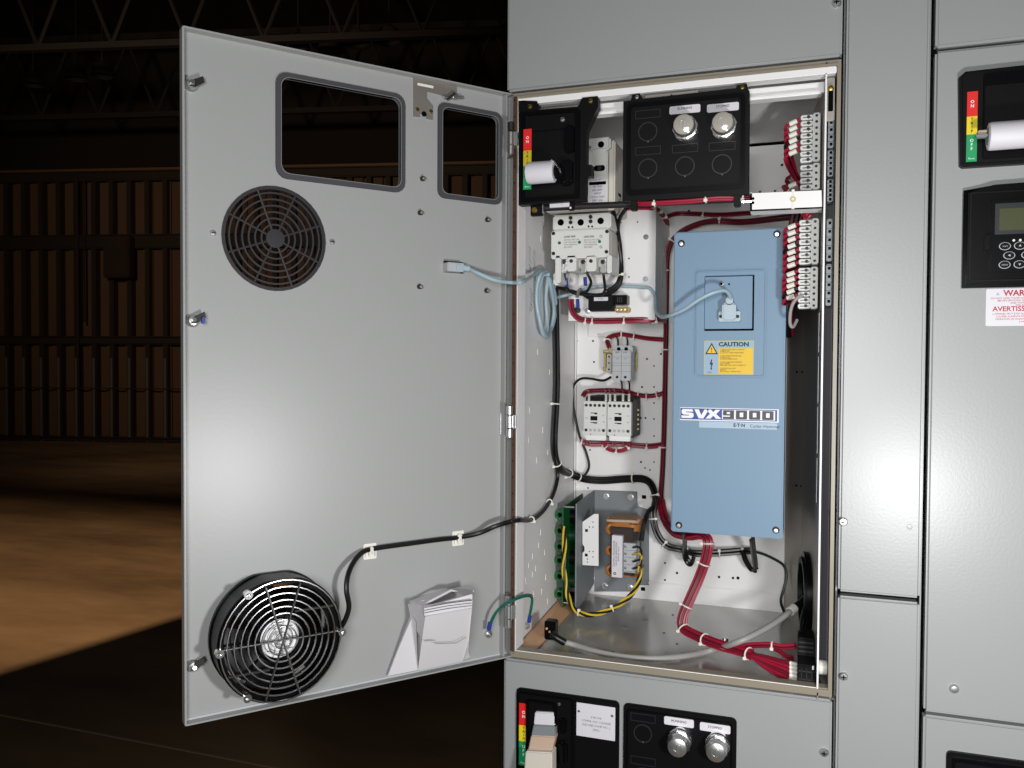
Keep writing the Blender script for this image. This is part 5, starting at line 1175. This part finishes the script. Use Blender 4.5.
for a in (621.5, 629): part('wire', MB().tube(pp([(a-3, 379, .30), (a, 382, .295), (a+.5, 388, .31), (a-.5, 392, .325)]), .0014, BLKW, 6), m)
for a in (618, 627.5): part('wire', MB().tube(pp([(a, 346, .30), (a, 341, .30), (a-1, 337, .325)]), .0016, BLKW, 6), m)
redrun('red wire run hanging along the hinge bar under the right black panel', [(638, 202.5, .012), (655, 202, .008), (690, 200, .006), (715, 197.5, .006), (735, 197.5, .008), (750, 199, .012)], 4, .0018, (.22, .55, .9))
redrun('red wire run behind the white bracket top beside the hinge bar', [(622, 209, .20), (640, 208, .21), (655, 209, .22), (662, 214, .25), (668, 224, .28)], 3, .0017, (.6, .8))
redrun('dark red wire run crossing behind the support arm', [(664, 218, .30), (676, 214, .33), (695, 214, .33), (720, 215, .31), (752, 213, .27), (780, 212, .20), (800, 212, .14)], 3, .0018, (.4, .7))
# transformer wires
ty = thing('wire_harness', 'twisted yellow and black wires from the transformer to the green board', 'wires')
V = pp([(640, 566, .225), (639.5, 577, .222), (636, 588, .220), (628, 598, .215), (615, 607, .205), (600, 613, .195), (586, 614.5, .188), (575, 610, .19), (568.5, 598, .20), (566, 584, .205), (563.5, 566, .207), (564.5, 545, .207), (563.5, 526, .207)])
bundle(ty, V, 4, .0016, YELW, (.36, .55), twist=26, m2=BLKW, every=2)
for k in range(4): part('wire', MB().tube(pp([(633.5, 547.5+7*k, .236), (638.5, 547+6.5*k, .226), (641.5, 552+4*k, .224), (640, 566, .225)]), .0017, (BLKW, YELW, BLKW, BLKW)[k], 6), ty)
# grey cable on the pan
gc = thing('connector_cable', 'grey cable lying across the pan with a black connector on its left end', 'cable')
V = [atz(562, 641.5, .012), atz(575, 645, .007), atz(596, 651.5, .006), atz(625, 657, .006), atz(655, 658.5, .006), atz(685, 656, .006), atz(712, 650, .007), at(738, 642, .075), at(765, 629, .10), at(783, 617, .13), at(793, 609, .15)]
part('cable', MB().tube(V, .0040, GRYW, 10, 6), gc)
part('sheath', MB().tube([atz(552, 634, .022), atz(557, 638, .018), atz(565, 642.5, .012)], .0050, BLKW, 10), gc, 'black sheath')
p0 = atz(552, 630, .022); m = MB(); m.box(p0.x-.009, p0.x+.007, p0.y-.008, p0.y+.008, p0.z-.012, p0.z+.014, BLACK, .0015)
for k in range(3): m.lathe([(.0016, -p0.y+.008), (.0016, -p0.y+.0095), (0, -p0.y+.0098)], p0.x-.005+.004*k, p0.z+.004-.004*k, COPPER, n=8)
part('connector', m, gc, 'black end connector with copper contacts')
m = MB(); m.tube(pp([(792, 610, .148), (799, 604, .16), (806, 598, .175)]), .0048, BLKW, 10); part('sheath', m, gc); m = MB(); m.tube(pp([(790, 611.5, .145), (794.5, 607.5, .152)]), .0062, NYLON, 12, 1); part('clamp_ring', m, gc, 'white clamp ring')
# big black connector
bc = thing('plug_connector', 'black multi-pole plug connector in the bottom right corner taking the red wires', 'connector')
p = at(804.5, 675, .035); m = MB(); m.box(p.x-.0085, p.x+.0120, .018, .060, .0005, p.z+.018, BLACKM, .0015)
for k in range(3): m.fbox(p.x-.007, p.x+.011, .004+.010*k, .0055+.010*k, -.0182, -.0172, IRON)
for k in range(3): m.fbox(p.x-.004+.006*k, p.x-.0032+.006*k, .002, p.z+.014, -.0182, -.0172, IRON)
part('housing', m, bc)
m = MB(); p2 = at(806, 650, .06); m.box(p2.x-.010, p2.x+.010, .055, .095, .0005, p2.z+.016, BLACKM, .002)
for k in range(5): m.fbox(p2.x-.009, p2.x+.009, p2.z-.012+.0055*k, p2.z-.010+.0055*k, -.0552, -.0535, IRON)
part('hood', m, bc)
m = MB(); m.fbox(p.x+.0085, p.x+.0105, p.z+.014, p.z+.0185, -.018, -.016, NYLON); part('latch', m, bc, 'white latch tip')
m = MB(); m.tube(pp([(803, 642, .075), (801, 630, .085), (802, 618, .11), (805, 606, .14)]), .0022, BLKW, 7); part('lead', m, bc)
# green ground jumper between door and wall
gj = thing('ground_jumper', 'green ground jumper with blue lugs between the open door and the left inner wall', 'wire')
for dx, dz in ((0, 0), (1.2, -1.2)):
    V = [dpt(489.5, 627, .004), dpt(493+dx, 617+dz, .010), dpt(500+dx, 608+dz, .016), at(510+dx, 602+dz, -.02), at(520+dx, 597.5+dz, .0), at(528+dx, 596+dz, .02), at(532, 598.5+dz, .035), at(531.5-dx*.3, 607, .04), at(529.5-dx*.3, 617, .045)]
    part('wire', MB().tube(V, .0017, GREENW if dx == 0 else BLKW if 0 else GREENW, 8, 6), gj)
part('lug_sleeve', MB().tube([dpt(490, 623, .006), dpt(488.8, 629.5, .002)], .0030, LUGBLUE, 10, 1), gj, 'blue lug sleeve'); part('lug_sleeve', MB().tube([at(530, 616, .045), at(528.8, 622, .047)], .0027, LUGBLUE, 10, 1), gj, 'blue lug sleeve')
u, v_ = dp(487.8, 633.5); m = MB(); m.ring(.0016, .0050, -.0105, -.0085, u, v_, STEEL, DOOR, 20); m.lathe([(.0034, -.012), (.0034, -.0060), (.002, -.0045), (0, -.0043)], u, v_, STEEL, DOOR, 12); part('ring_terminal', m, gj, 'steel ring terminal')
p = atx(526.5, 626, .004); m = MB(); RX = frame((.0040, p.y, p.z), (0, 1, 0), (0, 0, 1), (1, 0, 0)); m.ring(.0016, .0046, 0, .0016, 0, 0, STEEL, RX, 20); m.prism(circ(0, 0, .0030, 6), -.0018, .004, STEEL, RX); part('ring_terminal', m, gj, 'steel ring terminal')

# ------------------------------------------------------------------ light and camera
world = bpy.data.worlds.new('World'); scene.world = world; world.use_nodes = True
bg = world.node_tree.nodes['Background']; bg.inputs[0].default_value = (1, .72, .45, 1); bg.inputs[1].default_value = .006
def lamp(kind, name, loc, energy, col, **kw):
    d = bpy.data.lights.new(name, kind); d.energy = energy; d.color = col
    for k_, v_ in kw.items(): setattr(d, k_, v_)
    o = bpy.data.objects.new(name, d); o.location = loc; COL.objects.link(o); return o
def aim(o, t): o.rotation_euler = (Vector(t)-o.location).to_track_quat('-Z', 'Y').to_euler()
lamp('POINT', 'work_light', (.545, -.64, .17), 15, (1, 1, 1), shadow_soft_size=.035)
big = lamp('AREA', 'camera_fill_light', (.36, -1.35, .46), 10.5, (.99, 1, 1), shape='DISK', size=.4); aim(big, (.22, 0, .38))  # added soft fill near the camera, evening out the work light's shadows
hl = lamp('SPOT', 'high_bay_light', (5.2, 3.6, 4.2), 4000, (1, .72, .46), shadow_soft_size=.05, spot_size=math.radians(34), spot_blend=1.); aim(hl, (-4.2, 2.8, FZ))
wl_ = lamp('SPOT', 'wall_fill_light', (-5.5, 2, 3.2), 520, (1, .76, .56), shadow_soft_size=.3, spot_size=math.radians(82), spot_blend=.9); aim(wl_, (-8.3, 12, 2.4))  # added spot that brightens the ribbed back wall, no fixture behind it

cd = bpy.data.cameras.new('Camera'); cam = bpy.data.objects.new('Camera', cd); COL.objects.link(cam); scene.camera = cam
cd.sensor_fit = 'HORIZONTAL'; cd.sensor_width = 36; cd.lens = FPX/1024*36; cd.clip_start = .02; cd.clip_end = 100
cam.matrix_world = Matrix(((_r.x, _u.x, -_f.x, CAM.x), (_r.y, _u.y, -_f.y, CAM.y), (_r.z, _u.z, -_f.z, CAM.z), (0, 0, 0, 1)))
finalize()
vs = scene.view_settings
vs.view_transform = 'Standard'; vs.look = 'None'; vs.exposure = 0.; vs.gamma = 1; vs.use_curve_mapping = False
